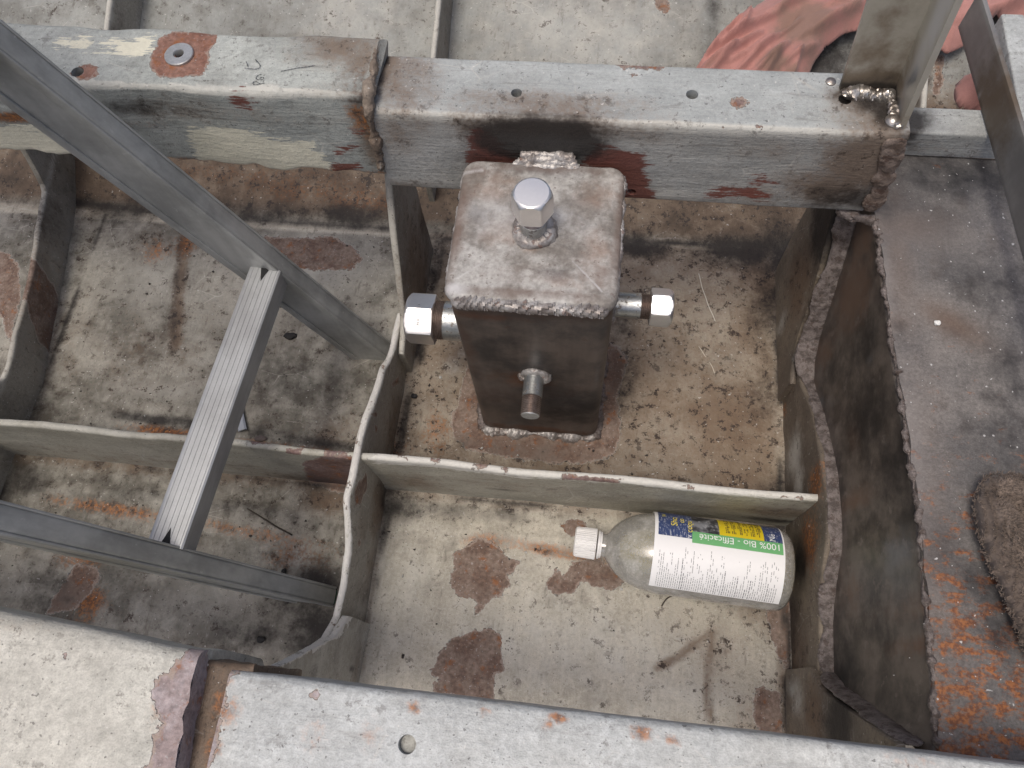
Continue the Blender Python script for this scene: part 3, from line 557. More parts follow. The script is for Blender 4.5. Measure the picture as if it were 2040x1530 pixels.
def ribwear(web, br, b2_, x):
    w = Wear(web); v = w.v
    topz = np.interp(v[:, 1], [p[0] for p in lowp], [p[1] for p in lowp]); dz = topz-v[:, 2]
    w.add('pale', np.where(dz < .004, .95, 0)+np.exp(-dz/.006)*.3); w.a['cream'] = np.clip((.0046-dz)*3000, -40, 4.5); w.a['chip'] = np.where(dz < .007, -2.3, -5.6)
    PX = ('x', x)
    for p in ([(702,965),(722,940),(726,965),(712,1000),(702,1010)], [(690,1235),(700,1225),(698,1250),(688,1255)], [(772,770),(790,745),(790,765)], [(735,850),(745,845),(742,870)], [(700,1070),(712,1075),(708,1090)], [(728,830),(745,815),(742,830)]): w.hard('chip', PX, p, .02, 0)
    w.soft('brown', PX, [(750,1000,.05,.05,0,.7),(780,850,.06,.05,0,.55),(735,1150,.05,.05,0,.5),(715,1050,.03,.03,0,.4)]); w.soft('soot_shade', PX, [(760,985,.02,.04,0,.6),(725,1180,.02,.04,0,.35)])
    w.done()
    w = Wear(br); w.soft('brown', PX, [(820,560,.08,.12,0,.75),(830,430,.05,.05,0,.7),(815,690,.03,.03,0,.6)]); w.soft('soot_shade', PX, [(835,450,.05,.06,0,.45),(830,600,.03,.08,0,.3)])
    v = w.v; tz = np.interp(v[:, 1], [p[0] for p in highp], [p[1] for p in highp]); w.add('pale', np.exp(-np.abs(tz-v[:, 2])/.006)*.8); w.done()
    w = Wear(b2_); w.soft('brown', PX, [(690,1330,.03,.02,0,.5)]); w.soft('soot_shade', PX, [(680,1330,.004,.012,0,.8),(600,1340,.01,.01,0,.5)]); w.add('pale', np.full(len(w.v), .30)); w.a['cream'] = np.clip((.011-(np.interp(w.v[:, 1], [-.03, -.004, .03, .052], [.2675, .2675, .12, .085])-w.v[:, 2]))*700, -40, 4.5); w.a['chip'] = np.maximum(w.a['chip'], -5.4); w.done()
ribwear(web, br, b2_, XL)
def xfar(y): return -.690-.17*np.maximum(0, np.asarray(y)-.30)
t2 = empty('frame_rib', (-.70, .25, 0), 'low grey frame at the far left with red primer showing through flaked paint', 'hull frame', 'cross frames standing on the hull floor')
def farplate(name, prof):
    tp = np.array([(float(xfar(y)), y, z) for y, z in prof]); tp = resample(tp, .006); tp[:, 0] = xfar(tp[:, 1]); bs = np.c_[tp[:, 0], tp[:, 1], np.array(fz(tp[:, 0], tp[:, 1]))-.003]; tp[:, 2] += fbm(tp, 24, 2, 96)*.0022
    return obj(name, curtain(tp, bs, (1, 0, 0), .0075, wav=.0016), RIB, t2)
web2 = farplate('web', [(-.03, .20), (.03, .10), (.06, .075), (.12, .07), (.19, .10), (.225, .10), (.28, .062), (.40, .058), (.545, .062), (.56, .075)])
br2 = farplate('knee_bracket', [(.552, .070), (.575, .12), (.60, .19), (.63, .2665), (.66, .2665)])
for o in (web2, br2):
    pl = ('x', -.715); w = Wear(o); w.soft('brown', pl, [(60,600,.3,.2,0,.35)]); w.soft('soot_shade', pl, [(80,760,.10,.05,0,.5),(100,420,.05,.05,0,.4)]); dz = .062-w.v[:, 2]; w.add('pale', np.exp(-(dz/.006)**2)*.6); w.a['chip'] = np.maximum(w.a['chip'], -5.6)
    w.hard('chip', pl, [(35,540),(55,500),(70,530),(85,555),(98,570),(106,640),(98,690),(70,700),(50,680),(40,640),(30,590)], .05, 2).done()

t3, web3, br3, b23 = frame_rib(XR, 'scorched frame right of the bottle, overlaid with heavy brown weld', RIBB, side=-1, th=.007)
w = Wear(web3); PX = ('x', XR)
w.soft('pale', PX, [(1590,910,.03,.03,0,.75),(1600,960,.03,.02,0,.6)]); w.soft('rust', PX, [(1635,960,.02,.02,0,.7),(1620,1080,.03,.03,0,.7),(1570,815,.01,.01,0,.6)]); w.soft('soot_shade', PX, [(1600,1120,.03,.03,0,.8),(1580,1250,.05,.05,0,.6),(1600,1010,.012,.05,0,.5)]); w.soft('brown', PX, [(1590,1300,.05,.05,0,.6)]); w.done()
w = Wear(br3); PX = ('x', XR-.006); w.soft('brown', PX, [(1600,560,.05,.06,0,.8)]); w.soft('soot_shade', PX, [(1650,440,.05,.05,0,.95),(1630,600,.02,.06,-20,.7),(1600,700,.02,.05,0,.5)]); w.soft('pale', PX, [(1565,640,.015,.04,0,.45)]); w.done()
w = Wear(b23); w.soft('pale', PX, [(1600,1400,.02,.02,0,.5),(1590,1370,.01,.03,0,.5)]); w.soft('soot_shade', PX, [(1680,1450,.04,.04,0,.9)]); w.soft('brown', PX, [(1630,1420,.03,.03,0,.8)]); w.done()
# heavy weld along the scorched frame: bracket run, middle run, near bracket run
wx = XR+.0075
def along(prof, x, dz=.001): return [(x, y, z+dz) for y, z in prof]
obj('weld_bead', weld(along([(.345, .070), (.372, .076), (.39, .094), (.41, .134), (.435, .180), (.463, .230), (.478, .256)], XR+.006), .0150, .0042, (0, -.6, 1), .0055, .30, .04, seed=12, n=44), WELDD, t3)
obj('weld_bead', weld(along([(.042, .088), (.07, .088), (.11, .097), (.13, .108)], wx), .0100, .0036, (0, 0, 1), .005, .30, .12, seed=14, n=30), WELDD, t3)
obj('weld_bead', weld(along([(.125, .106), (.156, .127), (.185, .131), (.225, .128), (.26, .117), (.30, .099), (.33, .08), (.36, .066)], wx), .0095, .0026, (0, 0, 1), .005, .16, .02, seed=15, n=30), WELDD, t3)
obj('weld_bead', weld(along([(.048, .09), (.035, .115), (.022, .165), (.006, .225), (-.003, .264)], XR+.004), .0105, .0024, (0, .8, .5), .0045, .28, .0, seed=16, n=30), WELDD, t3)

def stringer(name, x0, x1, h0, h1, label, y=.207, th=.0075, seed=0):
    xs = np.linspace(x0, x1, 20); tp = [(x, y+.0012*math.sin(x*31), h0+(h1-h0)*(x-x0)/(x1-x0)) for x in xs]; bs = [(x, y, -.003) for x in xs]
    o = obj(name, curtain(tp, bs, (0, 1, 0), th, rows=26, wav=.0009), STR); tag(o, label, 'stringer', 'flat bar stringers between the frames'); return o
s1 = stringer('stringer', XL+.003, XR-.004, .1225, .112, 'cream edged flat bar stringer behind the plastic bottle')
w = Wear(s1); v = w.v; tz = .1225+(.112-.1225)*(v[:, 0]-XL)/(XR-XL); w.add('pale', np.exp(-((tz-v[:, 2])/.004)**2)*1.0)
Tp = ('z', .117); FRS = ('y', .2035)
w.hard('cream', Tp, [(755,905),(1600,985),(1605,1002),(755,922)], .004, 5); w.a['chip'] = np.where(tz-v[:, 2] < .005, -3.4, -5.8)
for p in ([(1000,930),(1015,930),(1012,942),(998,940)], [(940,920),(975,925),(970,938),(938,933)], [(1120,945),(1235,955),(1232,972),(1130,962)], [(1560,985),(1605,990),(1603,1004),(1562,1002)], [(1375,972),(1390,974),(1388,985)], [(860,915),(880,915),(876,926)], [(788,907),(805,908),(800,918)]): w.hard('chip', Tp, p, .006, 0)
w.soft('brown', FRS, [(820,960,.05,.04,0,.6),(1560,1020,.05,.03,0,.6),(1300,1000,.1,.02,0,.3),(1000,965,.1,.03,0,.3)]); w.soft('soot_shade', FRS, [(770,985,.03,.04,0,.7),(1540,1035,.05,.012,0,.7),(1000,975,.02,.006,0,.5)]); w.done()
s2 = stringer('stringer', -.688, XL-.003, .128, .1225, 'grey edged flat bar stringer passing under the ladder rung')
w = Wear(s2); v = w.v; w.add('pale', np.exp(-((.125-v[:, 2])/.005)**2)*.55)
w.hard('chip', FRS, [(605,920),(650,905),(705,912),(708,1000),(640,985),(615,950)], .02, 2); w.hard('chip', ('z', .123), [(500,870),(530,868),(535,880),(505,882)], .006, 2); w.hard('chip', ('z', .123), [(570,892),(600,894),(598,908),(568,905)], .006, 0)
w.soft('brown', FRS, [(300,920,.3,.05,0,.35),(600,960,.06,.05,0,.6)]); w.soft('soot_shade', FRS, [(650,960,.05,.05,0,.5),(300,950,.3,.03,0,.3)]); w.done()

# frames carrying on up the hull side beyond the beams
def rib_beyond(x, label, h=.072, th=.007):
    ys = np.linspace(.60, 1.3, 36); tp = [(x, y, float(fz(0, y))+h) for y in ys]; bs = [(x, y, float(fz(0, y))-.003) for y in ys]
    o = obj('side_frame', curtain(tp, bs, (1, 0, 0), th, wav=.0012), RIB); tag(o, label, 'hull frame', 'frames running up the hull side')
    w = Wear(o); v = w.v; w.add('pale', np.exp(-((fz(v[:, 0], v[:, 1])+h-v[:, 2])/.008)**2)*.75); w.soft('brown', ('x', x), [(900,60,.4,.1,0,.3)]); w.done(); return o
rib_beyond(-.223, 'pale edged side frame beyond the two beams at their joint')
rib_beyond(-.672, 'darker side frame above the thick beam at the upper left')
rib_beyond(.395, 'side frame beyond the small square tube, between angle post and flat bar', h=.03)

# ------------------------------------------------------------------ rusty plate on the right
PZ = .268
pt = empty('rusty_plate', (.44, .22, PZ), 'dark mill scale steel plate with orange rust at right, carrying the brown towel', 'steel plate')
g = G('rusting plate')
n1 = g.noise(7, 7, .7); n2 = g.noise(45, 5, .65); n3 = g.noise(330, 3, .6); n4 = g.noise(900, 2, .5)
col = g.mix(g.ss(.33, .67, n1), (.090, .088, .090), (.205, .190, .178)); col = g.mix(g.ma('MULTIPLY', g.ss(.5, .7, n2), .45), col, (.15, .125, .11))
col = g.mul(col, g.ma('MULTIPLY_ADD', g.ma('SUBTRACT', n3, .5), 1.0, 1.)); col = g.mul(col, g.ma('MULTIPLY_ADD', g.ma('SUBTRACT', n4, .5), .8, 1.))
ra = g.attr('rust'); rf = g.ss(.60, .72, g.ma('ADD', g.ma('MULTIPLY', g.noise(66, 5, .72, vec=g.vec((1, 1.6, 1), (3, 1, 0))), .8), g.ma('MULTIPLY', ra, .265)))
rc = g.mix(g.ss(.4, .6, n3), (.17, .062, .03), (.36, .135, .045)); col = g.mix(g.ma('MULTIPLY', rf, .9), col, rc)
col = g.mix(g.ma('MULTIPLY', g.attr('brown'), .8), col, (.13, .085, .06)); sa = g.attr('soot_shade'); col = g.mix(g.ss(.15, .9, g.ma('ADD', sa, g.ma('MULTIPLY', g.ma('SUBTRACT', n2, .5), g.ma('MULTIPLY', g.ss(0., .2, sa), 1.)))), col, (.022, .023, .026))
col = g.mix(g.ma('MULTIPLY', g.attr('pale'), .7), col, (.33, .31, .30))
col = g.mix(g.ma('MULTIPLY', g.ss(.72, .75, g.noise(260, 1.5, .5, vec=g.vec((1, 1, 1), (7, 7, 7)))), .8), col, (.55, .55, .55))
g.bsdf(Base_Color=col, Roughness=g.ma('ADD', .42, g.ma('MULTIPLY', rf, .35)), Metallic=0., Specular_IOR_Level=.25, Normal=g.bump(g.ma('ADD', g.ma('ADD', n2, n3), g.ma('MULTIPLY', rf, .6)), .6, .0008)); PLATE = g.m
v, f = grid_xy(0, 1, 0, 1, 1/150.); top = v.copy()
edge = lambda y: np.interp(y, [-.10, -.004, .17, .27, .412, .44], [.2605, .2595, .2610, .2545, .2490, .2480])
Yp = -.09+v[:, 1]*(.497+.09); e = edge(Yp)+.0010*fbm(np.c_[Yp, Yp*0, Yp*0], 60, 3, 4)
top = np.c_[e+v[:, 0]*(.80-e), Yp, np.full(len(v), PZ)+.0006*fbm(np.c_[v[:, :2]*.6, v[:, 2]], 9, 2, 5)]
bot = top-np.array([0, 0, .006]); n = len(top); m = 151
ff = list(map(tuple, f))+[tuple(i+n for i in q[::-1]) for q in f]
bd = [j for j in range(m)]+[j*m+m-1 for j in range(1, m)]+[(m-1)*m+j for j in range(m-2, -1, -1)]+[j*m for j in range(m-2, 0, -1)]
ff += [(bd[k], bd[k]+n, bd[(k+1) % len(bd)]+n, bd[(k+1) % len(bd)]) for k in range(len(bd))]
pl = obj('top_plate', (np.concatenate([top, bot]), ff), PLATE, pt)
w = Wear(pl); P = ('z', PZ)
w.add('rust', np.clip((.43-w.v[:, 1])/.36, 0, 1)*.92); w.soft('rust', P, [(1870,330,.012,.01,0,.9),(1925,690,.02,.015,0,.7),(1960,1300,.08,.08,0,.95),(1950,1430,.08,.06,0,1.),(1980,1100,.04,.05,0,.8),(1900,1480,.04,.04,0,.95)])
w.soft('soot_shade', P, [(1920,350,.09,.035,0,0.65),(1850,420,.05,.03,0,0.34),(1770,420,.02,.02,0,0.48),(1980,560,.06,.05,0,0.51),(2010,750,.05,.06,0,0.51),(2000,870,.06,.04,0,0.48),(1930,640,.03,.03,0,0.27),(1780,600,.012,.02,0,0.24),(1960,1180,.02,.05,30,.6),(1800,660,.02,.02,0,0.34),(1990,1260,.02,.06,30,.6)])
w.soft('brown', P, [(1800,450,.04,.02,0,.5),(1900,645,.03,.012,-35,.9),(1780,640,.02,.012,0,.5),(1790,500,.012,.08,0,.45),(1860,1150,.02,.2,0,.25)]); w.soft('pale', P, [(1765,560,.006,.05,0,.4),(1815,900,.010,.06,0,.35),(1830,470,.08,.03,0,.2)]); w.done()
SIDE = steel('burnt side steel', (.060, .052, .046), (.155, .132, .112), rough=.42, metal=.2, scale=30, spots=((.24, .205, .18), .60, 70, .45), grain=(90, 70, 16), bumpd=.0005, bs=.4, fine_amt=.35, attrs=(('rust', (.16, .085, .05), .8), ('soot_shade', (.018, .017, .017), .9), ('brown', (.15, .095, .065), .8), ('pale', (.20, .205, .21), .7)))
rp = [(.485, .266), (.475, .250), (.463, .228), (.435, .178), (.41, .132), (.39, .092), (.372, .075), (.352, .068), (.31, .095), (.26, .117), (.225, .128), (.185, .131), (.156, .127), (.125, .106), (.07, .088), (.045, .090), (.035, .115), (.022, .165), (.006, .225), (-.008, .2625)]
rp2 = resample(rp, .004)
tp = [(float(edge(y))+.0015, y, .2618) for y, z in rp2]; bs = [(XR+.0115, y, min(z, .258)-.004) for y, z in rp2]
sd = obj('side_plate', curtain(tp, bs, (1, 0, 0), .005, rows=40), SIDE, pt)
w = Wear(sd); P = ('x', .25)
w.soft('brown', P, [(1700,580,.04,.05,0,.85),(1640,700,.02,.06,0,.6),(1720,480,.03,.03,0,.7),(1690,1000,.012,.05,0,.6),(1690,1180,.03,.03,0,.35),(1830,1200,.01,.1,0,.5),(1620,770,.012,.02,0,.6)])
w.soft('soot_shade', P, [(1720,680,.03,.05,0,.6),(1720,830,.04,.05,0,.75),(1660,740,.02,.05,0,.5),(1770,920,.03,.05,0,.7),(1680,1330,.05,.04,0,.6),(1740,1240,.04,.03,0,.5),(1800,1000,.02,.05,0,.5)])
w.soft('rust', P, [(1840,1280,.008,.1,0,.5),(1700,870,.02,.02,0,.5)]); w.soft('pale', P, [(1770,1110,.022,.03,0,.6),(1665,1000,.01,.05,0,.3),(1640,800,.01,.05,20,.35),(1745,700,.006,.05,0,.25)]); w.done()
ed = resample([(float(edge(y)), y, .2652) for y in np.linspace(.425, -.004, 60)], .002)
obj('edge_weld', weld(ed, .0021, .0026, (-.6, 0, 1), .0045, .7, .1, seed=18, wander=.8), WELDD, pt)

# ------------------------------------------------------------------ the tank
TX0, TX1, TY0, TY1, TZ = -.1165, .0195, .2875, .4220, .3215
tc = np.array([(TX0+TX1)/2, (TY0+TY1)/2]); TW, TD = TX1-TX0, TY1-TY0
tank = empty('steel_tank', (tc[0], tc[1], 0), 'tall dark square steel tank with welded lid and four pipe stubs', 'tank')
v, f = sweep_z(rrect(TW, TD, .011)+tc, -.002, TZ-.010)
shell = obj('shell', (v, f), TANK, tank)
w = Wear(shell); P = ('y', TY0)
w.soft('rust', P, [(1060,760,.020,.012,0,.8),(1040,755,.035,.02,0,.55),(1075,855,.07,.010,-3,.7),(960,630,.05,.008,0,.6),(1130,625,.06,.008,0,.5)]); w.soft('brown', P, [(1060,858,.08,.012,-3,.7),(1060,620,.09,.014,0,.75),(925,680,.01,.08,0,.6),(1000,790,.04,.03,0,.45),(1120,780,.03,.03,0,.3)])
w.soft('soot_shade', P, [(1150,820,.05,.05,0,.7),(1030,690,.06,.04,0,.3)]); w.soft('pale', P, [(1190,760,.0015,.05,0,.5),(1205,690,.006,.05,0,.25)]); w.done()
rp_ = rrect(TW, TD, .011, .0016, 8); rs = []
for d, z in ((0, TZ-.0105), (.0014, TZ-.0085), (.0022, TZ-.006), (.0022, TZ-.004), (.0014, TZ-.001), (-.0002, TZ+.0008), (-.003, TZ+.0018), (-.008, TZ+.0022)):
    k = rrect(TW+2*d, TD+2*d, .011+max(d, -.008), .0016, 8)
    if len(k) != len(rp_): k = rp_*np.array([(TW+2*d)/TW, (TD+2*d)/TD])
    rs.append(np.c_[k+tc, np.full(len(k), z)])
inner = rs[-1][:, :2]-tc
for q in np.linspace(.97, .02, 44): rs.append(np.c_[inner*q+tc, np.full(len(inner), TZ+.0022)])
v, f = rings(rs, True, False, True)
v = v+np.c_[fbm(v, 90, 2, 1), fbm(v, 90, 2, 2), fbm(v, 60, 3, 3)]*.0003
lid = obj('lid', (v, f), TTOP, tank)
w = Wear(lid); P = ('z', TZ+.002)
w.soft('brown', P, [(910,450,.008,.06,0,.75),(1235,460,.006,.06,0,.75),(1080,335,.06,.006,0,.55),(1060,585,.07,.005,0,.6),(1000,540,.03,.015,0,.4),(1190,540,.03,.02,0,.4),(960,345,.02,.008,0,.6)]); w.soft('rust', P, [(985,370,.02,.015,0,.6),(1190,380,.02,.02,0,.45),(1010,470,.02,.02,0,.4),(1190,500,.015,.02,0,.5),(980,480,.012,.02,0,.35),(1060,490,.01,.006,30,.8),(1130,560,.03,.01,0,.35)])
w.soft('soot_shade', P, [(1075,335,.03,.008,0,.7),(1140,345,.025,.01,0,.5),(1065,450,.022,.016,0,.6),(950,425,.012,.01,0,.55),(1110,545,.02,.008,0,.45),(1020,500,.02,.012,0,.35),(985,370,.008,.008,0,.4)]); w.line('pale', P, [(1140,520),(1170,550),(1200,582)], .0010, .42); w.line('pale', P, [(960,525),(910,555)], .0012, .4); w.line('pale', P, [(915,345),(960,340)], .003, .5); w.soft('pale', P, [(905,575,.012,.006,0,.6),(1000,430,.03,.03,0,.3),(1130,440,.03,.03,0,.25)]); w.done()
def rpath(d, z, a=0.): return [(x+tc[0], y+tc[1], z) for x, y in rrect(TW+2*d, TD+2*d, .012, .004, 5)]
fr = [p for p in rpath(-.0004, TZ-.005)]
front = [(p[0], p[1]-.0014, p[2]) for p in fr if p[1] < TY0+.004]; front.sort(key=lambda p: p[0])
obj('weld_bead', weld(front, .0056, .0058, (0, -1, .25), .0082, .13, .34, seed=31, wander=.15, step=.0007), WELD, tank)
right = sorted([p for p in fr if p[0] > TX1-.004], key=lambda p: p[1]); obj('weld_bead', weld(right, .0034, .0040, (1, 0, .6), .0042, .3, .22, seed=32), WELD, tank)
left = sorted([p for p in fr if p[0] < TX0+.004], key=lambda p: p[1]); obj('weld_bead', weld(left, .0034, .0036, (-1, 0, .6), .0045, .3, .14, seed=33), WELD, tank)
back = sorted([p for p in fr if p[1] > TY1-.004], key=lambda p: p[0]); obj('weld_bead', weld(back, .0038, .0034, (0, 1, .6), .0050, .35, .15, seed=34), WELD, tank)
bz = sorted([p for p in rpath(.002, .0015) if p[1] < TY0+.005], key=lambda p: p[0]); obj('weld_bead', weld(bz, .0055, .0035, (0, -.3, 1), .005, .7, .2, seed=35), WELD, tank)
for q in (0, 1):
    bz = sorted([p for p in rpath(.002, .0015) if (p[0] > TX1-.005 if q else p[0] < TX0+.005)], key=lambda p: p[1]); obj('weld_bead', weld(bz, .005, .0032, (0, 0, 1), .005, .7, .2, seed=36+q), WELDD, tank)
# weld to the beam behind
a, b = on('z', .325, (1022,318)), on('z', .325, (1155,325))
mb = MB()
for k in range(4): mb.add(*weld([(a[0]+.002*k, .4205+.0024*k, .3215+.0018*k), ((a[0]+b[0])/2, .4200+.0024*k, .3220+.0018*k), (b[0]-.002*k, .4205+.0024*k, .3215+.0018*k)], .0032, .0022, (0, -.7, 1), .0024, .55, .10, seed=41+k, wander=.4))
obj('weld_bead', mb, WELD, tank)
# pipe stubs with caps
def threads(o, d, t0, t1, r, pitch=.0018):
    pr = []; t = t0; k = 0
    while t <= t1: pr.append((t, r if k % 2 else r-.0009)); t += pitch/2; k += 1
    return lathe(o, d, pr, 40)
def hexcap(o, d, t0, t1, af, rot, n=120):
    """af across flats; rot: angle of one flat's normal about d from 'up'"""
    U, V, D = frame_of(d)
    if abs(d[2]) < .5: U = np.array([0, 0, 1.]); V = np.cross(D, U)
    a = np.linspace(0, 2*math.pi, n, endpoint=False); ha = (a-rot+math.pi/6) % (math.pi/3)-math.pi/6
    hr = (af/2)/np.cos(ha); rs = []; ac = af/2/math.cos(math.pi/6); L = t1-t0
    hr = np.minimum(hr, ac*.985)
    for t, lim in ((0, af/2*.80), (0, af/2*.985), (.0006, ac*.955), (.0016, ac), (L*.3, ac), (L*.5, ac), (L-.0060, ac), (L-.0045, ac*.985), (L-.0030, ac*.955), (L-.0018, af/2*1.04), (L-.0008, af/2*.99), (L, af/2*.90), (L+.0002, af/2*.4)):
        r = np.minimum(hr, lim); rs.append(np.array(o)+D*(t0+t)+np.outer(np.cos(a)*r, U)+np.outer(np.sin(a)*r, V))
    return rings(rs)
def stub(o, d, L, r, thread, cap=None, seed=50, ring=1.25):
    p = obj('pipe_stub', lathe(o, d, [(-.004, r), (L-thread, r), (L-thread+.0004, r-.0006)], 48), GALV, tank)
    obj('thread', threads(o, d, L-thread, L, r-.0002), THREAD, p)
    if cap: obj('hex_cap', hexcap(o, d, *cap), STAIN, p, smooth_deg=28)
    a = np.linspace(0, 2*math.pi, 60); U, V, D = frame_of(d)
    obj('weld_bead', weld([np.array(o)+D*.0015+(U*math.cos(k)+V*math.sin(k))*(r+.0012) for k in a], .0038*ring, .0032*ring, d, .004, .4, .2, seed=seed, step=.0012), WELD, tank)
    return p
yc = tc[1]
pl_ = stub((TX0, yc, .1445), (-1, 0, 0), .056, .0208, .022, (.044, .0745, .0475, R_(26.5)), 51)
pr_ = stub((TX1, yc, .2045), (1, 0, 0), .0445, .0126, .016, (.0375, .0590, .0330, R_(-39.5)), 52)
pf_ = stub((-.0485, TY0, .1760), (0, -1, 0), .043, .0097, .019, None, 53)
tp_ = on('z', TZ, (1064,464)); pt_ = stub((tp_[0], tp_[1], TZ+.002), (0, 0, 1), .034, .0112, .016, (.0275, .0525, .0292, 0), 54, 1.5)
obj('end_face', lathe((-.0485, TY0-.0428, .1760), (0, -1, 0), [(0, .0090), (.0010, .0083)], 32), steel('bright cut end', (.62, .63, .62), (.50, .51, .50), .35, .7, 80), pf_)
# stamped characters on the left cap
def text_mesh(body, size):
    c = bpy.data.curves.new('t', 'FONT'); c.body = body; c.size = size; c.align_x = 'LEFT'; o = bpy.data.objects.new('t', c); COL.objects.link(o)
    bpy.context.view_layer.update(); dg = bpy.context.evaluated_depsgraph_get(); me = bpy.data.meshes.new_from_object(o.evaluated_get(dg))
    bm = bmesh.new(); bm.from_mesh(me); bmesh.ops.triangulate(bm, faces=bm.faces); v = np.array([p.co[:] for p in bm.verts]); f = [tuple(q.index for q in t.verts) for t in bm.faces]
    bm.free(); bpy.data.objects.remove(o); bpy.data.meshes.remove(me); bpy.data.curves.remove(c); return v, f
cap_l = [c for c in pl_.children if c.name.startswith('hex_cap')][0]
tv, tf = text_mesh('P2 80P 14D1H', .0036); th_ = R_(26.5); nrm = np.array([0, -math.sin(th_), math.cos(th_)]); up_ = np.array([0, math.cos(th_), math.sin(th_)])
tv = tv-tv.mean(0); oc = np.array([TX0-.0585, yc, .1445])+nrm*(.0475/2+.00012)
obj('stamp', (oc+np.outer(tv[:, 0], up_)+np.outer(tv[:, 1], (-1, 0, 0)), tf), plain('stamp grey', (.10, .10, .11), .5), cap_l, smooth_deg=0)

# ------------------------------------------------------------------ ladder
D = -_n(ray((1676,1429))); P1 = on('z', .0, (790,720)); P2 = on('z', .0, (675,1207))
lad = empty('ladder', ((P1[0]+P2[0])/2, (P1[1]+P2[1])/2, 0), 'worn aluminium ladder leaning in from the left with its feet against the frame', 'ladder')
Ux = _n(np.cross((0, 1, 0), D)); Uy = np.cross(D, Ux)       # Ux: towards +x (climbing face), Uy ~ +y
def prism(o, d, u, v_, w, h, L, r=.002, step=.02, grooves=None, n0=0.):
    pr = rrect(w, h, r, .004, 3) if grooves is None else grooves
    ts = np.linspace(n0, L, max(2, int((L-n0)/step)+1)); return rings([np.array(o)+np.array(d)*t+np.outer(pr[:, 0], u)+np.outer(pr[:, 1], v_) for t in ts])
def railprof(w, h):
    """box rail with a shallow channel down its wide faces"""
    return rrect(w, h, .003, .004, 3)
for P, sgn in ((P1, -1), (P2, -1)):
    o_ = P+Ux*(-.029)+Uy*(.009)+D*.004
    vv_, ff_ = prism(o_, D, Ux, Uy, .050, .018, 1.7, step=.012, grooves=railprof(.050, .018)); vv_ = vv_+np.outer(fbm(vv_, 25, 2, 7)*.0003, Ux)
    rl = obj('side_rail', (vv_, ff_), ALU, lad)
    lip = MB()
    for q in (-1, 1): lip.add(*prism(o_+Ux*q*.0205-Uy*.0096, D, Ux, Uy, .009, .0022, 1.7, .0008, .05))
    for q in (-1, 1): lip.add(*prism(o_+Ux*q*.0205+Uy*.0096, D, Ux, Uy, .009, .0022, 1.7, .0008, .05))
    obj('edge_lip', lip, ALU, rl)
    ft = prism(o_-D*.004, D, Ux, Uy, .049, .017, .0065, .003, .003); obj('foot', ft, plain('green rubber', (.02, .085, .05), .6), lad)
def rungprof(w, h, n=6, dp=.0005):
    top = []
    for k in range(n):
        x0 = -w/2+.0015+(w-.003)*k/n; x1 = -w/2+.0015+(w-.003)*(k+.55)/n; x2 = -w/2+.0015+(w-.003)*(k+.6)/n; x3 = -w/2+.0015+(w-.003)*(k+.97)/n
        top += [(x0, h/2), (x1, h/2), (x2, h/2-dp), (x3, h/2-dp)]
    top.append((w/2-.0015, h/2)); top = top[::-1]
    return np.array([(-w/2+.001, -h/2), (w/2-.001, -h/2), (w/2, -h/2+.001), (w/2, h/2-.001)]+top+[(-w/2, h/2-.001), (-w/2, -h/2+.001)])
for k in range(6):
    s_ = .220+.315*k; a_ = P1+D*s_+Ux*(-.022)-Uy*.0; b_ = P2+D*(s_+.010)+Ux*(-.022)+Uy*.018
    d_ = _n(b_-a_); L = np.linalg.norm(b_-a_); up = _n(np.array([.10, 0, 1.])-d_*np.dot((.10, 0, 1.), d_)); u_ = np.cross(up, d_); u_ = u_ if u_[0] > 0 else -u_
    pr = rungprof(.031, .030); vv_, ff_ = prism(a_, d_, u_, up, 0, 0, L, grooves=pr, step=.01)
    rg = obj('rung', (vv_, ff_), ALUR, lad)
    if k == 0:
        mbs = []
        for e_, dd in ((a_, d_), (b_, -d_)):
            tri = [np.array([e_-dd*.002+u_*x*.5+up*.004 for x in (-.0042, .0042)]+[e_+dd*.016+up*.004]), np.array([e_-dd*.002+u_*x*.5+up*.016 for x in (-.0100, .0100)]+[e_+dd*.016+up*.016])]
            mbs.append(rings(tri))
        cut(rg, [(mv-np.array(lad['_o']) if False else mv, mf) for mv, mf in mbs]) if False else None
        for mv, mf in mbs: obj('crimp', (mv+up*-.0008, mf), plain('dark slot', (.012, .012, .012), .8), rg)

# ------------------------------------------------------------------ bottle
ba, bb = on('z', .0432, (1144,1078)), on('z', .0432, (1566,1138)); bd_ = _n(bb-ba); bd_[2] = 0; bd_ = _n(bd_)
BR = .0418; BL = .223
bot_ = empty('bottle', (*((ba+bb)/2)[:2], 0), 'dusty clear plastic bottle with white screw cap lying in front of the stringer', 'bottle')
sidev = np.cross(bd_, (0, 0, 1.)); sidev = sidev if sidev[1] < 0 else -sidev       # towards -y
def bpt(t, phi, r): return ba+bd_*t+np.array([0, 0, 1.])*math.cos(phi)*r+sidev*math.sin(phi)*r
prof = [(.0255, .0118), (.030, .0120), (.0335, .0126), (.0365, .0170), (.0405, .0222), (.046, .0275), (.053, .0322), (.061, .0360), (.070, .0388), (.079, .0406), (.089, BR), (.12, BR), (.16, BR), (.20, BR), (.2085, BR), (.2135, .0405), (.2170, .0378), (.2195, .034), (.2205, .028), (.219, .015), (.2185, .004)]
g = G('dusty plastic'); n1 = g.noise(60, 5, .7); n2 = g.noise(400, 3, .6)
tr = g.n('ShaderNodeBsdfTransparent', Color=(.93, .93, .90, 1)).outputs[0]
pb = g.n('ShaderNodeBsdfPrincipled', Base_Color=g.mix(n1, (.50, .49, .45), (.60, .59, .56)), Roughness=.14, Specular_IOR_Level=.9)
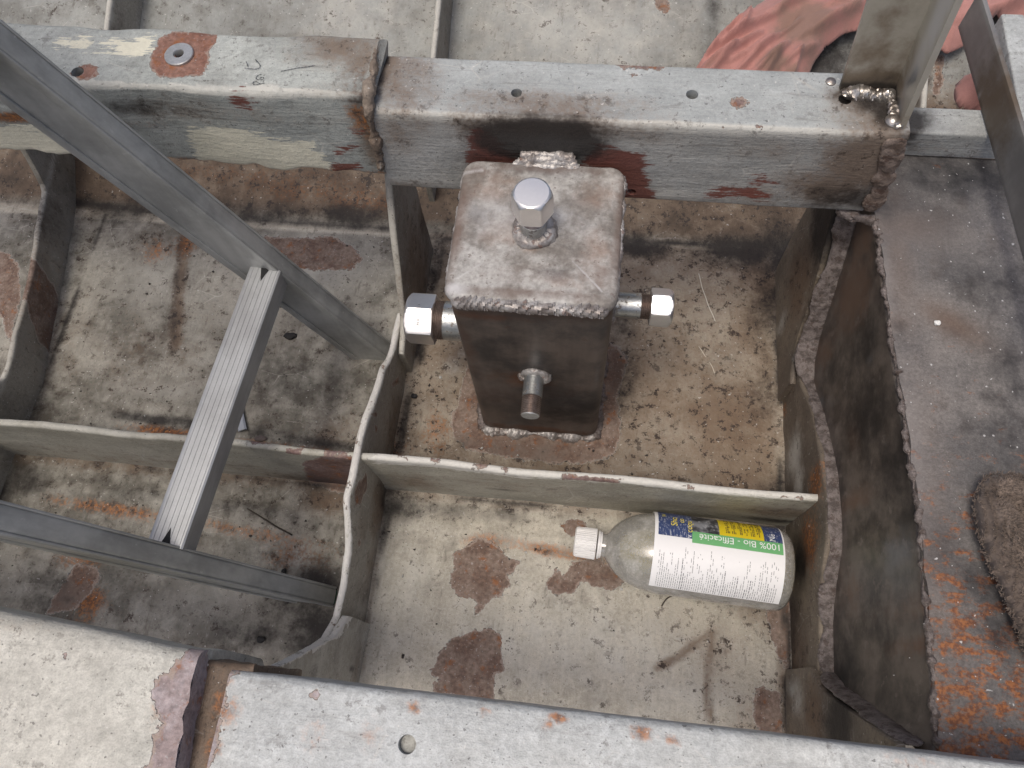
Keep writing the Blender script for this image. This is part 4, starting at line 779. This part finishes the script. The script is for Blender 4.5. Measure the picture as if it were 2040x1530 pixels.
fac = g.ma('ADD', .36, g.ma('ADD', g.ma('MULTIPLY', g.ss(.4, .7, n1), .22), g.ma('MULTIPLY', g.ss(.5, .7, n2), .18)), clamp=True)
lw = g.n('ShaderNodeLayerWeight', Blend=.35).outputs['Facing']; fac = g.ma('ADD', fac, g.ma('MULTIPLY', lw, .35), clamp=True)
ms = g.n('ShaderNodeMixShader'); g.set(ms.inputs[0], fac); g.t.links.new(tr, ms.inputs[1]); g.t.links.new(pb.outputs[0], ms.inputs[2])
gl = g.n('ShaderNodeBsdfGlossy', Color=(1, 1, 1, 1), Roughness=.13).outputs[0]; fr_ = g.n('ShaderNodeFresnel', IOR=1.62).outputs[0]
m2 = g.n('ShaderNodeMixShader'); g.set(m2.inputs[0], fr_); g.t.links.new(ms.outputs[0], m2.inputs[1]); g.t.links.new(gl, m2.inputs[2]); g.t.links.new(m2.outputs[0], g.out.inputs[0]); PLAST = g.m
body = obj('body', lathe(ba, bd_, prof, 72, (0, 0, 1), True, True), PLAST, bot_)
# what is left of the yellow liquid
lv, lf = lathe(ba, bd_, [(max(t, .036) + (.001 if t < .1 else -.001), max(r-.0016, .002)) for t, r in prof[2:]], 60, (0, 0, 1))
bm = bmesh.new(); vs = [bm.verts.new(p) for p in lv]
for q in lf:
    try: bm.faces.new([vs[i] for i in q])
    except ValueError: pass
geo = bm.verts[:]+bm.edges[:]+bm.faces[:]; r_ = bmesh.ops.bisect_plane(bm, geom=geo, plane_co=(0, 0, .026), plane_no=(0, 0, 1), clear_outer=True)
bmesh.ops.holes_fill(bm, edges=[e for e in bm.edges if e.is_boundary]); bm.verts.index_update(); lv = np.array([p.co[:] for p in bm.verts]); lf = [tuple(q.index for q in t_.verts) for t_ in bm.faces]; bm.free()
g = G('yellow liquid'); tr = g.n('ShaderNodeBsdfTransparent', Color=(.90, .86, .60, 1)).outputs[0]; pb = g.n('ShaderNodeBsdfPrincipled', Base_Color=(.58, .52, .24, 1), Roughness=.08)
ms = g.n('ShaderNodeMixShader'); ms.inputs[0].default_value = .62; g.t.links.new(tr, ms.inputs[1]); g.t.links.new(pb.outputs[0], ms.inputs[2]); g.t.links.new(ms.outputs[0], g.out.inputs[0])
obj('liquid', (lv, lf), g.m, bot_)
# cap with ridges and tamper ring
g = G('grubby white cap'); n1 = g.noise(1., 4, .7, vec=g.vec((30, 600, 600))); n2 = g.noise(120, 4, .7)
col = g.mix(g.ma('MULTIPLY', g.ss(.60, .68, n1), .75), (.74, .73, .71), (.20, .15, .11)); col = g.mix(g.ma('MULTIPLY', g.ss(.62, .7, n2), .4), col, (.3, .25, .2))
g.bsdf(Base_Color=col, Roughness=.4); CAPM = g.m
n = 240; a = np.linspace(0, 2*math.pi, n, endpoint=False); rid = .00030*np.sign(np.sin(a*40)); rs = []
for t, r, k in ((0, .0128, 0), (.0002, .0138, 0), (.0012, .0150, .4), (.0035, .0155, 1), (.012, .0157, 1), (.0228, .0160, 1), (.0232, .0158, .3), (.0234, .0120, 0)):
    rr = r+rid*k; rs.append(np.array([ba+bd_*t+np.array([0, 0, 1.])*math.cos(x)*q+sidev*math.sin(x)*q for x, q in zip(a, rr)]))
obj('screw_cap', rings(rs), CAPM, bot_, smooth_deg=30)
obj('neck_ring', lathe(ba, bd_, [(.0245, .0125), (.0247, .0150), (.0268, .0150), (.0272, .0140), (.0290, .0140), (.0292, .0120)], 60, (0, 0, 1)), CAPM, bot_)
# label
T0, T1 = .0795, .2075
LBL = plain('label paper', (.84, .84, .84), .5, 0, .03, 200)
def patch(t0, t1, p0, p1, r, nt=26, npn=26, fn=None):
    L = []; 
    for i in range(nt+1):
        for j in range(npn+1):
            L.append(bpt(t0+(t1-t0)*i/nt, R_(p0+(p1-p0)*j/npn), r))
    m_ = npn+1; f = [(i*m_+j, i*m_+j+1, (i+1)*m_+j+1, (i+1)*m_+j) for i in range(nt) for j in range(npn)]
    return np.array(L), f
def shell_patch(t0, t1, p0, p1, r, th=.0002, **k):
    v1, f1 = patch(t0, t1, p0, p1, r+th, **k); return v1, f1
lab = obj('label', shell_patch(T0, T1, -118, 62, BR+.0003, nt=30, npn=60), LBL, bot_)
g = G('scuffed blue print'); n1 = g.noise(1., 4, .7, vec=g.vec((700, 160, 300), rot=(0, 0, .6))); n2 = g.noise(220, 4, .75)
col = g.mix(g.ma('MULTIPLY', g.ma('ADD', g.ss(.56, .64, n1), g.ss(.57, .66, n2), clamp=True), .85), (.04, .065, .17), (.5, .52, .58)); g.bsdf(Base_Color=col, Roughness=.4); BLUE = g.m
def printed(name, t0, t1, p0, p1, mat, lift=.0008): return obj(name, patch(T0+t0, T0+t1, p0, p1, BR+lift, 20, 20), mat, lab)
printed('blue_panel', .0035, .0375, -118, -15, BLUE)
g = G('scuffed photo print'); n2 = g.noise(200, 4, .75); n3 = g.noise(50, 3); col = g.mix(g.ss(.40, .62, n3), (.025, .025, .03), (.24, .25, .27)); col = g.mix(g.ma('MULTIPLY', g.ss(.58, .68, n2), .8), col, (.50, .50, .52)); g.bsdf(Base_Color=col, Roughness=.4)
printed('picture_panel', .0375, .0645, -118, -27, g.m)
g = G('scuffed yellow print'); n2 = g.noise(260, 4, .75); col = g.mix(g.ma('MULTIPLY', g.ss(.64, .70, n2), .6), (.72, .56, .02), (.75, .73, .6)); g.bsdf(Base_Color=col, Roughness=.4)
printed('yellow_panel', .0645, .1085, -118, -27, g.m)
printed('blue_panel', .1085, .1265, -118, -27, BLUE)
g = G('scuffed green print'); n2 = g.noise(300, 4, .75); col = g.mix(g.ma('MULTIPLY', g.ss(.66, .72, n2), .8), (.16, .44, .18), (.65, .72, .66)); g.bsdf(Base_Color=col, Roughness=.4)
printed('green_band', .0372, .1262, -27, -9.5, g.m, .0009)
def wrap(v2, f, lift=.0011): return np.array([bpt(t, p, BR+lift) for t, p in v2]), f
def text_on(body, size, t, phi, along, name, mat, lift=.0012):
    """along=True: reads from the base towards the cap, else reads round the bottle"""
    tv, tf = text_mesh(body, size)
    if along: pts = [(t-x, R_(phi)+y/BR) for x, y in tv[:, :2]]          # upside down seen from the front
    else: pts = [(t+y*-1 if False else t-y*-1, R_(phi)-x/BR) for x, y in tv[:, :2]]
    return obj(name, wrap(pts, tf, lift), mat, lab, smooth_deg=0)
WHT = plain('white ink', (.85, .87, .85), .5, 0, .05); YEL = plain('yellow ink', (.86, .72, .10), .5, 0, .1); INK = plain('dark ink', (.05, .05, .055), .6); INKY = plain('faded ink', (.13, .10, .03), .6)
def lettering(body, size, t, phi, along, mat): return text_on(body, size, t, phi, along, 'lettering', mat)
lettering('100% Bio - Efficacité', .0098, T0+.1245, -24, True, WHT)
def rnd(body, size, t, phi, mat):      # reads upright when the bottle stands on its base: baseline towards the base, runs away from the viewer
    tv, tf = text_mesh(body, size); pts = [(t-y, R_(phi)-x/BR) for x, y in tv[:, :2]]
    return obj('lettering', wrap(pts, tf, .0012), mat, lab, smooth_deg=0)
for bdy, sz, t, ph in (('W', .0060, .0115, -50), ('Sho', .0095, .0225, -32), ('co', .0080, .0295, -40), ('coqu', .0085, .0372, -24)): rnd(bdy, sz, T0+t, ph, YEL)
rnd('V', .0058, T0+.0366, -15.5, WHT); rnd('Ne', .0085, T0+.1195, -28, WHT)
# faded lines in the yellow panel, fine print on the white part: too small to read, so dashes for words
def dashes(name, cols, mat):
    mb = MB()
    for t, p0, p1, wd, dens in cols:
        p = p0
        while p > p1:
            L = random.uniform(1.2, 5.5)
            if random.random() < dens:
                q = max(p-L, p1); sub = np.linspace(p, q, 4); a_ = [bpt(T0+t, R_(x), BR+.0011) for x in sub]; b_ = [bpt(T0+t+wd, R_(x), BR+.0011) for x in sub]
                mb.add(np.array(a_+b_), [(i, i+1, i+5, i+4) for i in range(3)])
            p -= L+random.uniform(.8, 1.5)
    return obj(name, mb, mat, lab, smooth_deg=0)
dashes('fine_print', [(.071+.0062*k+dx, -32, -75, .0009, .75) for k in range(6) for dx in (0, .0017, .0031)], INKY)
cols = []
t = .006
while t < .123:
    bold = random.random() < .16; cols.append((t, 59.5, random.choice((44, 36, 30, 22, 40, 15, 28)), .00075 if bold else .00045, .97))
    if random.random() < .5: cols.append((t, 28, random.uniform(-2, 10), .00045, .5))
    t += .0021
dashes('fine_print', cols, plain('fine print ink', (.16, .16, .18), .6))

# ------------------------------------------------------------------ angle post, flat bar, small tube
PB = BT
ang = [(.189, .4765), (.189, .4725), (.2265, .4715), (.2275, .4355), (.2320, .4355), (.2320, .4765)]
apts = []
for a_, b_ in zip(ang, ang[1:]+ang[:1]): apts += [a_]+lin(a_, b_, .003)
v, f = sweep_z(np.array(apts), PB-.0005, .66, .006); v[:, 0] -= (v[:, 2]-PB)*.10+.004*np.clip((.22-v[:, 0])/.03, 0, 1)
post = obj('angle_post', (v, f), POST, loc=(.21, .46, PB)); tag(post, 'bright steel angle post welded upright on the end of the holed beam', 'post')
w = Wear(post); P = ('y', .472); Q = ('x', .2272)
w.soft('brown', P, [(1740,160,.05,.016,0,.95),(1740,120,.05,.03,0,.62),(1760,60,.012,.06,0,.5),(1800,0,.03,.10,0,.25)]); w.soft('soot_shade', P, [(1740,172,.05,.006,0,.9)]); w.soft('soot_shade', Q, [(1835,150,.006,.006,0,.9),(1790,165,.01,.02,0,.4),(1825,160,.004,.010,30,.9)]); w.soft('pale', Q, [(1900,30,.012,.03,0,.9),(1870,80,.012,.08,0,.55),(1838,148,.0025,.0025,0,1.2)]); w.soft('brown', Q, [(1790,220,.02,.02,0,.5)]); w.done()
mb = MB(); mb.add(*weld([(.186, .469, PB+.001), (.198, .4695, PB+.002), (.211, .4685, PB+.001), (.2235, .468, PB+.002), (.2245, .458, PB+.002), (.2250, .445, PB+.002), (.2275, .4345, PB+.0015)], .0056, .0046, (0, -.2, 1), .0055, .45, .3, seed=61))
c_ = on('z', PB+.003, (1781,238)); mb.add(*lathe((c_[0], c_[1], PB-.002), (0, 0, 1), [(0, .0062), (.004, .0064), (.0062, .0050), (.0074, .0028), (.0078, .0008)], 24)); c_ = on('z', PB, (1655,163)); mb.add(*lathe((c_[0], c_[1], PB-.001), (0, 0, 1), [(0, .0045), (.002, .004), (.003, .002), (.0033, .0005)], 18))
obj('weld_bead', mb, WELDS, post)
# small square tube
yb = .495
sq = obj('square_tube', sweep_x(prof_yz(yb, yb+.030, PZ+.001, .300, .0025), .243, .62), BEAM, loc=(.3, .51, PZ)); tag(sq, 'short pale square tube behind the rusty plate, running under the flat bar', 'tube')
w = Wear(sq); w.soft('soot_shade', ('z', .30), [(1815,235,.022,.02,0,.85),(1850,250,.01,.01,0,.4)]); w.soft('soot_shade', ('y', yb), [(1808,270,.012,.012,0,.85)]); w.soft('brown', ('y', yb), [(1830,290,.03,.02,0,.4),(1950,300,.06,.02,0,.25)]); w.done()
# flat bar on edge
q0 = on('z', .3012, (1908,55)); q1 = on('z', .3012, (2030,490)); dv = _n(q1-q0); L = np.linalg.norm(q1-q0)+.25; nv = _n(np.cross(dv, (0, 0, 1)))
hh = .040; th_ = .0042
pr = rrect(th_, hh, .0007, .004, 2); ts = np.linspace(0, L, 70); nv2 = nv if nv[0] > 0 else -nv
v, f = rings([q0+dv*t+np.outer(pr[:, 0]+th_/2, nv2)+np.outer(pr[:, 1]+hh/2, (0, 0, 1)) for t in ts])
fb = obj('flat_bar', (v, f), SHEET, loc=tuple(q0)); tag(fb, 'long grey flat bar standing on edge across the square tube at the upper right', 'flat bar')
w = Wear(fb); P = ('x', float(q0[0]+.03))
w.add('brown', np.exp(-((w.v[:, 1]-on('z', .31, (1985,230))[1])/.05)**2)*.75); w.soft('pale', P, [(1990,215,.003,.018,0,.6),(1945,150,.004,.003,0,.6)]); w.soft('soot_shade', P, [(1978,130,.01,.006,0,.4),(2000,280,.02,.01,0,.4)]); w.done()
ot = on('z', .25, (2012,60)); v, f = rings([np.array([ot[0]+.006, y, .24])+np.outer(pr2[:, 0], (1, 0, 0))+np.outer(pr2[:, 1], (0, 0, 1)) for pr2 in [rrect(.022, .02, .002)] for y in np.linspace(.533, .70, 40)])
o2 = obj('tube_offcut', (v, f), BEAM, loc=(ot[0], .62, .23)); tag(o2, 'pale tube offcut half hidden behind the flat bar at the top right corner', 'tube'); Wear(o2).done()

# ------------------------------------------------------------------ cloths
def sdf_poly(q, P):
    Q = np.roll(P, -1, 0); d = np.full(len(q), 9.); ins = np.zeros(len(q), bool); near = np.zeros_like(q)
    for a, b in zip(P, Q):
        ab = b-a; t = np.clip(((q-a)@ab)/(ab@ab+1e-12), 0, 1); c = a+t[:, None]*ab; e = np.linalg.norm(q-c, axis=1); k = e < d; d[k] = e[k]; near[k] = c[k]
        m_ = ((a[1] > q[:, 1]) != (b[1] > q[:, 1]))
        with np.errstate(all='ignore'): xi = (b[0]-a[0])*(q[:, 1]-a[1])/(b[1]-a[1])+a[0]
        ins ^= m_ & (q[:, 0] < xi)
    return np.where(ins, -d, d), near
def cloth_sheet(P, step, zf):
    P = smooth(np.r_[resample(np.r_[P, P[:1]], .005)], 1)[:-1]
    x0, y0 = P.min(0)-step; x1, y1 = P.max(0)+step; v, f = grid_xy(x0, x1, y0, y1, step)
    sd, near = sdf_poly(v[:, :2], P); keep = sd < step*.75; snap = keep & (sd > -step*.6); v[snap, :2] = near[snap]
    f = [q for q in f if all(keep[i] for i in q)]; used = sorted({i for q in f for i in q}); mp = {i: k for k, i in enumerate(used)}
    v = v[used]; sd = np.minimum(sd[used], 0); f = [tuple(mp[i] for i in q) for q in f]; v[:, 2] = zf(v, -sd); return v, f
def fold(v, a, b, wd, h, asym=2.2, pw=1.6):
    a = np.array(a[:2]); b = np.array(b[:2]); ab = b-a; t = np.clip(((v[:, :2]-a)@ab)/(ab@ab), 0, 1); c = a+t[:, None]*ab; e = v[:, :2]-c; nn = np.array([-ab[1], ab[0]])/np.linalg.norm(ab); s = e@nn; d = np.linalg.norm(e, axis=1)
    w_ = np.where(s > 0, wd, wd/asym); return h*np.exp(-(d/w_)**pw)*np.sin(np.clip(t*.9+.08, 0, 1)*math.pi)**.5
def solid(o, th):
    m_ = o.modifiers.new('thick', 'SOLIDIFY'); m_.thickness = th; m_.offset = -1
Z0 = .13
pc = lambda p: on('z', Z0, p)
pk = [pc(p) for p in ((1340,135),(1368,124),(1400,104),(1425,70),(1455,35),(1495,2),(1560,-40),(1900,-60),(2120,-20),(2120,40),(1990,20),(1940,60),(1905,75),(1860,52),(1800,45),(1720,38),(1690,45),(1655,66),(1636,88),(1628,110),(1610,140),(1560,180),(1450,170))]
PKP = np.array(pk)[:, :2]
def zpink(v, d):
    z = fz(v[:, 0], v[:, 1])*.55+.062+.020*(1-np.exp(-d/.012))
    for a, b, wd, h in (((1400,105),(1480,30),.010,.016),((1420,90),(1560,20),.008,.012),((1400,118),(1470,95),.006,.010),((1415,128),(1520,60),.008,.014),((1470,130),(1545,75),.007,.011),((1500,135),(1560,95),.006,.010),((1530,130),(1575,80),.007,.012),((1480,60),(1500,5),.008,.012),((1440,80),(1500,55),.005,.009),((1550,20),(1640,-10),.010,.014),((1570,110),(1640,70),.008,.010),((1590,130),(1600,90),.006,.010),((1620,60),(1720,15),.012,.016),((1660,20),(1740,0),.010,.014),((1500,100),(1600,40),.006,.008),((1455,112),(1500,100),.004,.008),((1560,60),(1590,30),.008,-.008),((1950,30),(2060,0),.012,.018)): z = z+fold(v, pc(a), pc(b), wd*1.25, h*1.5, 5., 1.0)
    return z+fbm(v, 30, 1, 51)*.0010+fbm(v, 12, 2, 52)*.004+np.abs(fbm(v, 15, 1, 58))*-.009
def cloth_mat(name, c1, c2, stain, weave, rough_bump=1.2):
    g = G(name); n1 = g.noise(14, 6, .7); n2 = g.noise(70, 5, .65); n3 = g.noise(weave, 2, .5)
    col = g.mix(g.ss(.35, .65, n2), c1, c2); a = g.attr('brown'); col = g.mix(g.ma('MULTIPLY', g.ss(.15, .8, g.ma('ADD', g.ma('MULTIPLY', a, 1.3), g.ma('MULTIPLY', g.ma('SUBTRACT', n2, .5), g.ma('MULTIPLY', g.ss(0., .2, a), 1.3)))), .8), col, stain)
    a = g.attr('rust'); col = g.mix(g.ss(.1, .9, a), col, (.52, .20, .06)); col = g.mul(col, g.ma('MULTIPLY_ADD', g.ma('SUBTRACT', n3, .5), .35, 1.))
    b = g.bsdf(Base_Color=col, Roughness=.9, Normal=g.bump(g.ma('ADD', n3, g.ma('MULTIPLY', n2, rough_bump)), .5, .0006)); b.inputs['Sheen Weight'].default_value = .15; return g.m
PINK = cloth_mat('pink cotton', (.38, .185, .16), (.43, .215, .19), (.20, .135, .105), 1100, 0.)
pink = obj('pink_rag', cloth_sheet(PKP, .0024, zpink), PINK, loc=(float(PKP[:, 0].mean()), float(PKP[:, 1].mean()), .1), smooth_deg=0); tag(pink, 'crumpled salmon pink rag with grey grease stains lying behind the holed beam', 'rag', 'pink rags at the upper right')
w = Wear(pink); P = ('z', Z0); w.v[:, 2] = Z0
w.soft('brown', P, [(1600,45,.035,.03,30,.85),(1575,35,.02,.02,0,.7),(1620,85,.025,.02,0,.5),(1545,115,.02,.015,30,.7),(1585,125,.012,.012,0,.7),(1420,112,.012,.008,0,.4),(1680,20,.03,.02,0,.5)]); w.soft('rust', P, [(1365,126,.012,.01,0,1.)]); w.done(); solid(pink, .0012)
pc = lambda p: on('z', .16, p)
pk = np.array([pc(p) for p in ((1915,150),(1935,135),(2010,140),(2030,230),(1975,212),(1925,195),(1912,175))])[:, :2]
p2 = obj('pink_rag', cloth_sheet(pk, .003, lambda v, d: fz(v[:, 0], v[:, 1])*.2+.135+.022*(1-np.exp(-d/.008))+fold(v, pc((1925,150)), pc((1960,205)), .008, .014)+fold(v, pc((1950,140)), pc((1985,200)), .008, .012)+fbm(v, 45, 2, 53)*.002), PINK, loc=(float(pk[:, 0].mean()), float(pk[:, 1].mean()), .1), smooth_deg=0)
tag(p2, 'small end of pink rag poking out under the left side of the flat bar', 'rag', 'pink rags at the upper right'); w = Wear(p2); w.done(); solid(p2, .0012)
# brown towel on the plate
pc = lambda p: on('z', PZ+.012, p)
tk = np.array([pc(p) for p in ((1952,962),(1962,950),(1990,946),(2050,958),(2180,985),(2230,1200),(2180,1480),(2100,1370),(2048,1285),(2010,1215),(1978,1140),(1952,1065),(1943,1010))])[:, :2]
def ztow(v, d):
    z = PZ+.004+.020*(1-np.exp(-d/.007))
    for a, b, wd, h in (((1958,985),(2000,1130),.014,.016),((1995,1000),(2060,1090),.012,-.018),((1990,1130),(2060,1260),.014,.016),((2010,990),(2120,1010),.016,.018),((2050,1080),(2120,1300),.018,.02),((1965,965),(2040,970),.010,.010),((2035,1050),(2080,1180),.010,-.016)): z = z+fold(v, pc(a), pc(b), wd, h, 1.4)
    return np.maximum(z+fbm(v, 60, 3, 55)*.0016, PZ+.003)
TOW = cloth_mat('brown terry', (.15, .115, .092), (.23, .182, .15), (.06, .045, .035), 500)
tv_, tf_ = cloth_sheet(tk, .0026, ztow)
tow = obj('brown_towel', (tv_, tf_), TOW, loc=(float(tk[:, 0].mean()), float(tk[:, 1].mean()), PZ), smooth_deg=0); tag(tow, 'dark brown fluffy towel folded on the rusty plate at the right edge', 'towel'); w = Wear(tow); w.done(); solid(tow, .002)
mb = MB(); N = 26000; idx = rng.integers(0, len(tv_), N); jit = rng.normal(0, .0013, (N, 2)); p = tv_[idx]+np.c_[jit, np.zeros(N)]; lean = rng.normal(0, .0014, (N, 3)); lean[:, 2] = np.abs(rng.normal(.0030, .0008, N)); sw = fbm(p, 70, 2, 61); lean[:, 0] += sw*.0018; lean[:, 1] += fbm(p, 70, 2, 62)*.0018
an = rng.uniform(0, math.pi, N); wv = np.c_[np.cos(an), np.sin(an), np.zeros(N)]*.00042
allv = np.empty((N*3, 3)); allv[0::3] = p-wv; allv[1::3] = p+wv; allv[2::3] = p+lean; mb.add(allv, np.arange(N*3).reshape(-1, 3))
pile = obj('pile', mb, TOW, tow, smooth_deg=0); tag(pile, kind='stuff')

# ------------------------------------------------------------------ loose bits
mb = MB(); mbw = MB()
def flake(mb, c, r, h=.0012):
    n = random.randint(4, 7); a = np.sort(rng.uniform(0, 2*math.pi, n)); rr = r*rng.uniform(.5, 1.2, n); el = random.uniform(.5, 1)
    base = np.c_[np.cos(a)*rr, np.sin(a)*rr*el, np.zeros(n)]; tl = rng.normal(0, .25, 2); base[:, 2] = base[:, :2]@tl
    mb.add(*rings([base+c, base*.8+np.array(c)+np.array([0, 0, h*random.uniform(.5, 1.3)])]))
for _ in range(420):
    x, y = random.uniform(-.66, .235), random.uniform(.0, .55)
    if TX0-.01 < x < TX1+.01 and TY0-.01 < y < TY1+.01: continue
    if random.random() < .5: y = .24+abs(random.gauss(0, .03)) if random.random() < .6 else .16-abs(random.gauss(0, .03))
    flake(mb if random.random() < .72 else mbw, (x, y, float(fz(x, y))+.0006), random.choice((.0008, .001, .0012, .0016, .0024)))
for _ in range(45):
    p = on('z', PZ, (random.uniform(1780, 2030), random.uniform(330, 1500))); flake(mbw, (p[0], p[1], PZ+.001), random.choice((.0005, .0007, .001)), .0005)
d1 = obj('dark_debris', mb, plain('dark grit', (.035, .028, .024), .7), smooth_deg=0); tag(d1, 'dark grit and flakes scattered over the hull floor', 'debris', kind='stuff')
d2 = obj('pale_debris', mbw, plain('pale flakes', (.45, .44, .42), .6), smooth_deg=0); tag(d2, 'pale paint flecks scattered on the hull floor and plate', 'debris', kind='stuff')
def chunk(name, px, py, r, col_, label, sc=(1, .7, .4), plane=None, seed=0):
    c = on('z', PZ, (px, py)) if plane else onf((px, py)); bm = bmesh.new(); bmesh.ops.create_icosphere(bm, subdivisions=3, radius=1); v = np.array([q.co[:] for q in bm.verts]); f = [tuple(q.index for q in t_.verts) for t_ in bm.faces]; bm.free()
    v = v*(1+.32*fbm(v, 1.3, 3, seed)[:, None])*np.array(sc)*r; v[:, 2] += r*sc[2]*.7
    o = obj(name, (v+c, f), plain(name+' stuff', col_, .75, 0, .3, 300), loc=tuple(c), smooth_deg=0); return tag(o, label, name.replace('_', ' '))
chunk('charcoal_flake', 579, 670, .0095, (.014, .013, .012), 'black charcoal flake on the floor between ladder rung and ladder rail', (1, .55, .25), seed=3)
chunk('tar_lump', 520, 1274, .0045, (.016, .015, .014), 'small black lump on the floor above the cream beam end', (1, .8, .5), seed=5)
chunk('slag_bead', 566, 1141, .0040, (.012, .012, .012), 'black bead on the floor just above the lower ladder rail', (.7, 1, .6), seed=9)
chunk('paint_chip', 520, 874, .0075, (.10, .08, .075), 'curled brown paint chip beside the stringer top right of the rung', (1, .55, .2), seed=11)
chunk('white_crumb', 1867, 645, .0030, (.75, .75, .72), 'white crumb lying on the rusty plate', (1, .8, .5), plane=1, seed=13)
chunk('metal_pellet', 826, 790, .0038, (.02, .02, .022), 'black metal pellet on the floor left of the tank base', (1, .8, .7), seed=15)
def strand(name, pts, r, col_, label, off=.0012):
    p = smooth(resample([onf(q, off) for q in pts], .003), 4); p[:, 2] += .0006*np.sin(np.arange(len(p))*.7)
    o = obj(name, tube(p, r, 6), plain(name+' fibre', col_, .7), loc=tuple(p[0]), smooth_deg=0); return tag(o, label, name.replace('_', ' '))
strand('twig', [(492,1013),(520,1030),(548,1048),(582,1066)], .0009, (.04, .03, .022), 'thin dark twig lying on the floor right of the ladder rung')
strand('twig', [(1318,1208),(1326,1192),(1340,1186),(1352,1184)], .0007, (.05, .035, .025), 'short bent dark twig at the near side of the bottle')
strand('white_thread', [(1392,545),(1398,570),(1408,600),(1425,640)], .0006, (.6, .57, .5), 'curved white thread on the floor right of the small capped pipe')
strand('white_thread', [(1392,690),(1405,710),(1418,728),(1424,745)], .0005, (.55, .5, .42), 'lower faint white thread on the stained floor between tank and scorched frame')
# plastic strip
a_, b_ = onf((463,755), .004), onf((484,858), .003); d_ = _n(b_-a_); sdv = _n(np.cross(d_, (0, 0, 1))); L = np.linalg.norm(b_-a_)
pr = np.array([(-.005, 0), (.005, 0), (.0052, .0014), (.0032, .0030), (-.0032, .0030), (-.0052, .0014)])
v, f = rings([a_+d_*t+np.outer(pr[:, 0], sdv)+np.outer(pr[:, 1], (0, 0, 1)) for t in np.linspace(0, L, 20)])
tag(obj('plastic_strip', (v, f), plain('grey plastic', (.34, .37, .42), .4, 0, .06), loc=tuple(a_)), 'short bluish grey plastic strip on the floor behind the ladder rung', 'strip')

# ------------------------------------------------------------------ light: bright overcast from overhead
W = bpy.data.worlds.new('World'); S.world = W; W.use_nodes = True; nt = W.node_tree; nt.nodes.clear()
sun_dir = _n((-.16, -.22, 1.0)); elev = math.asin(sun_dir[2]); az = math.atan2(sun_dir[0], sun_dir[1])
sk = nt.nodes.new('ShaderNodeTexSky'); sk.sky_type = 'NISHITA'; sk.sun_disc = False; sk.sun_elevation = elev; sk.sun_rotation = az; sk.air_density = .7; sk.dust_density = 6.; sk.ozone_density = .6
bg = nt.nodes.new('ShaderNodeBackground'); bg.inputs[1].default_value = .135; ow = nt.nodes.new('ShaderNodeOutputWorld'); nt.links.new(sk.outputs[0], bg.inputs[0]); nt.links.new(bg.outputs[0], ow.inputs[0])
L = bpy.data.lights.new('sun', 'SUN'); L.energy = 1.1; L.angle = R_(15); L.color = (1., .965, .885); lo = bpy.data.objects.new('sun', L); COL.objects.link(lo); lo.rotation_euler = Vector(sun_dir).to_track_quat('Z', 'Y').to_euler()
for o in bpy.data.objects:
    if '_o' in o: del o['_o']
S.view_settings.view_transform = 'Standard'; S.view_settings.look = 'None'; S.view_settings.gamma = 1.; S.view_settings.exposure = .04; S.view_settings.use_curve_mapping = False
S.render.engine = 'CYCLES'; S.cycles.use_denoising = True; S.cycles.transparent_max_bounces = 16; S.cycles.max_bounces = 8
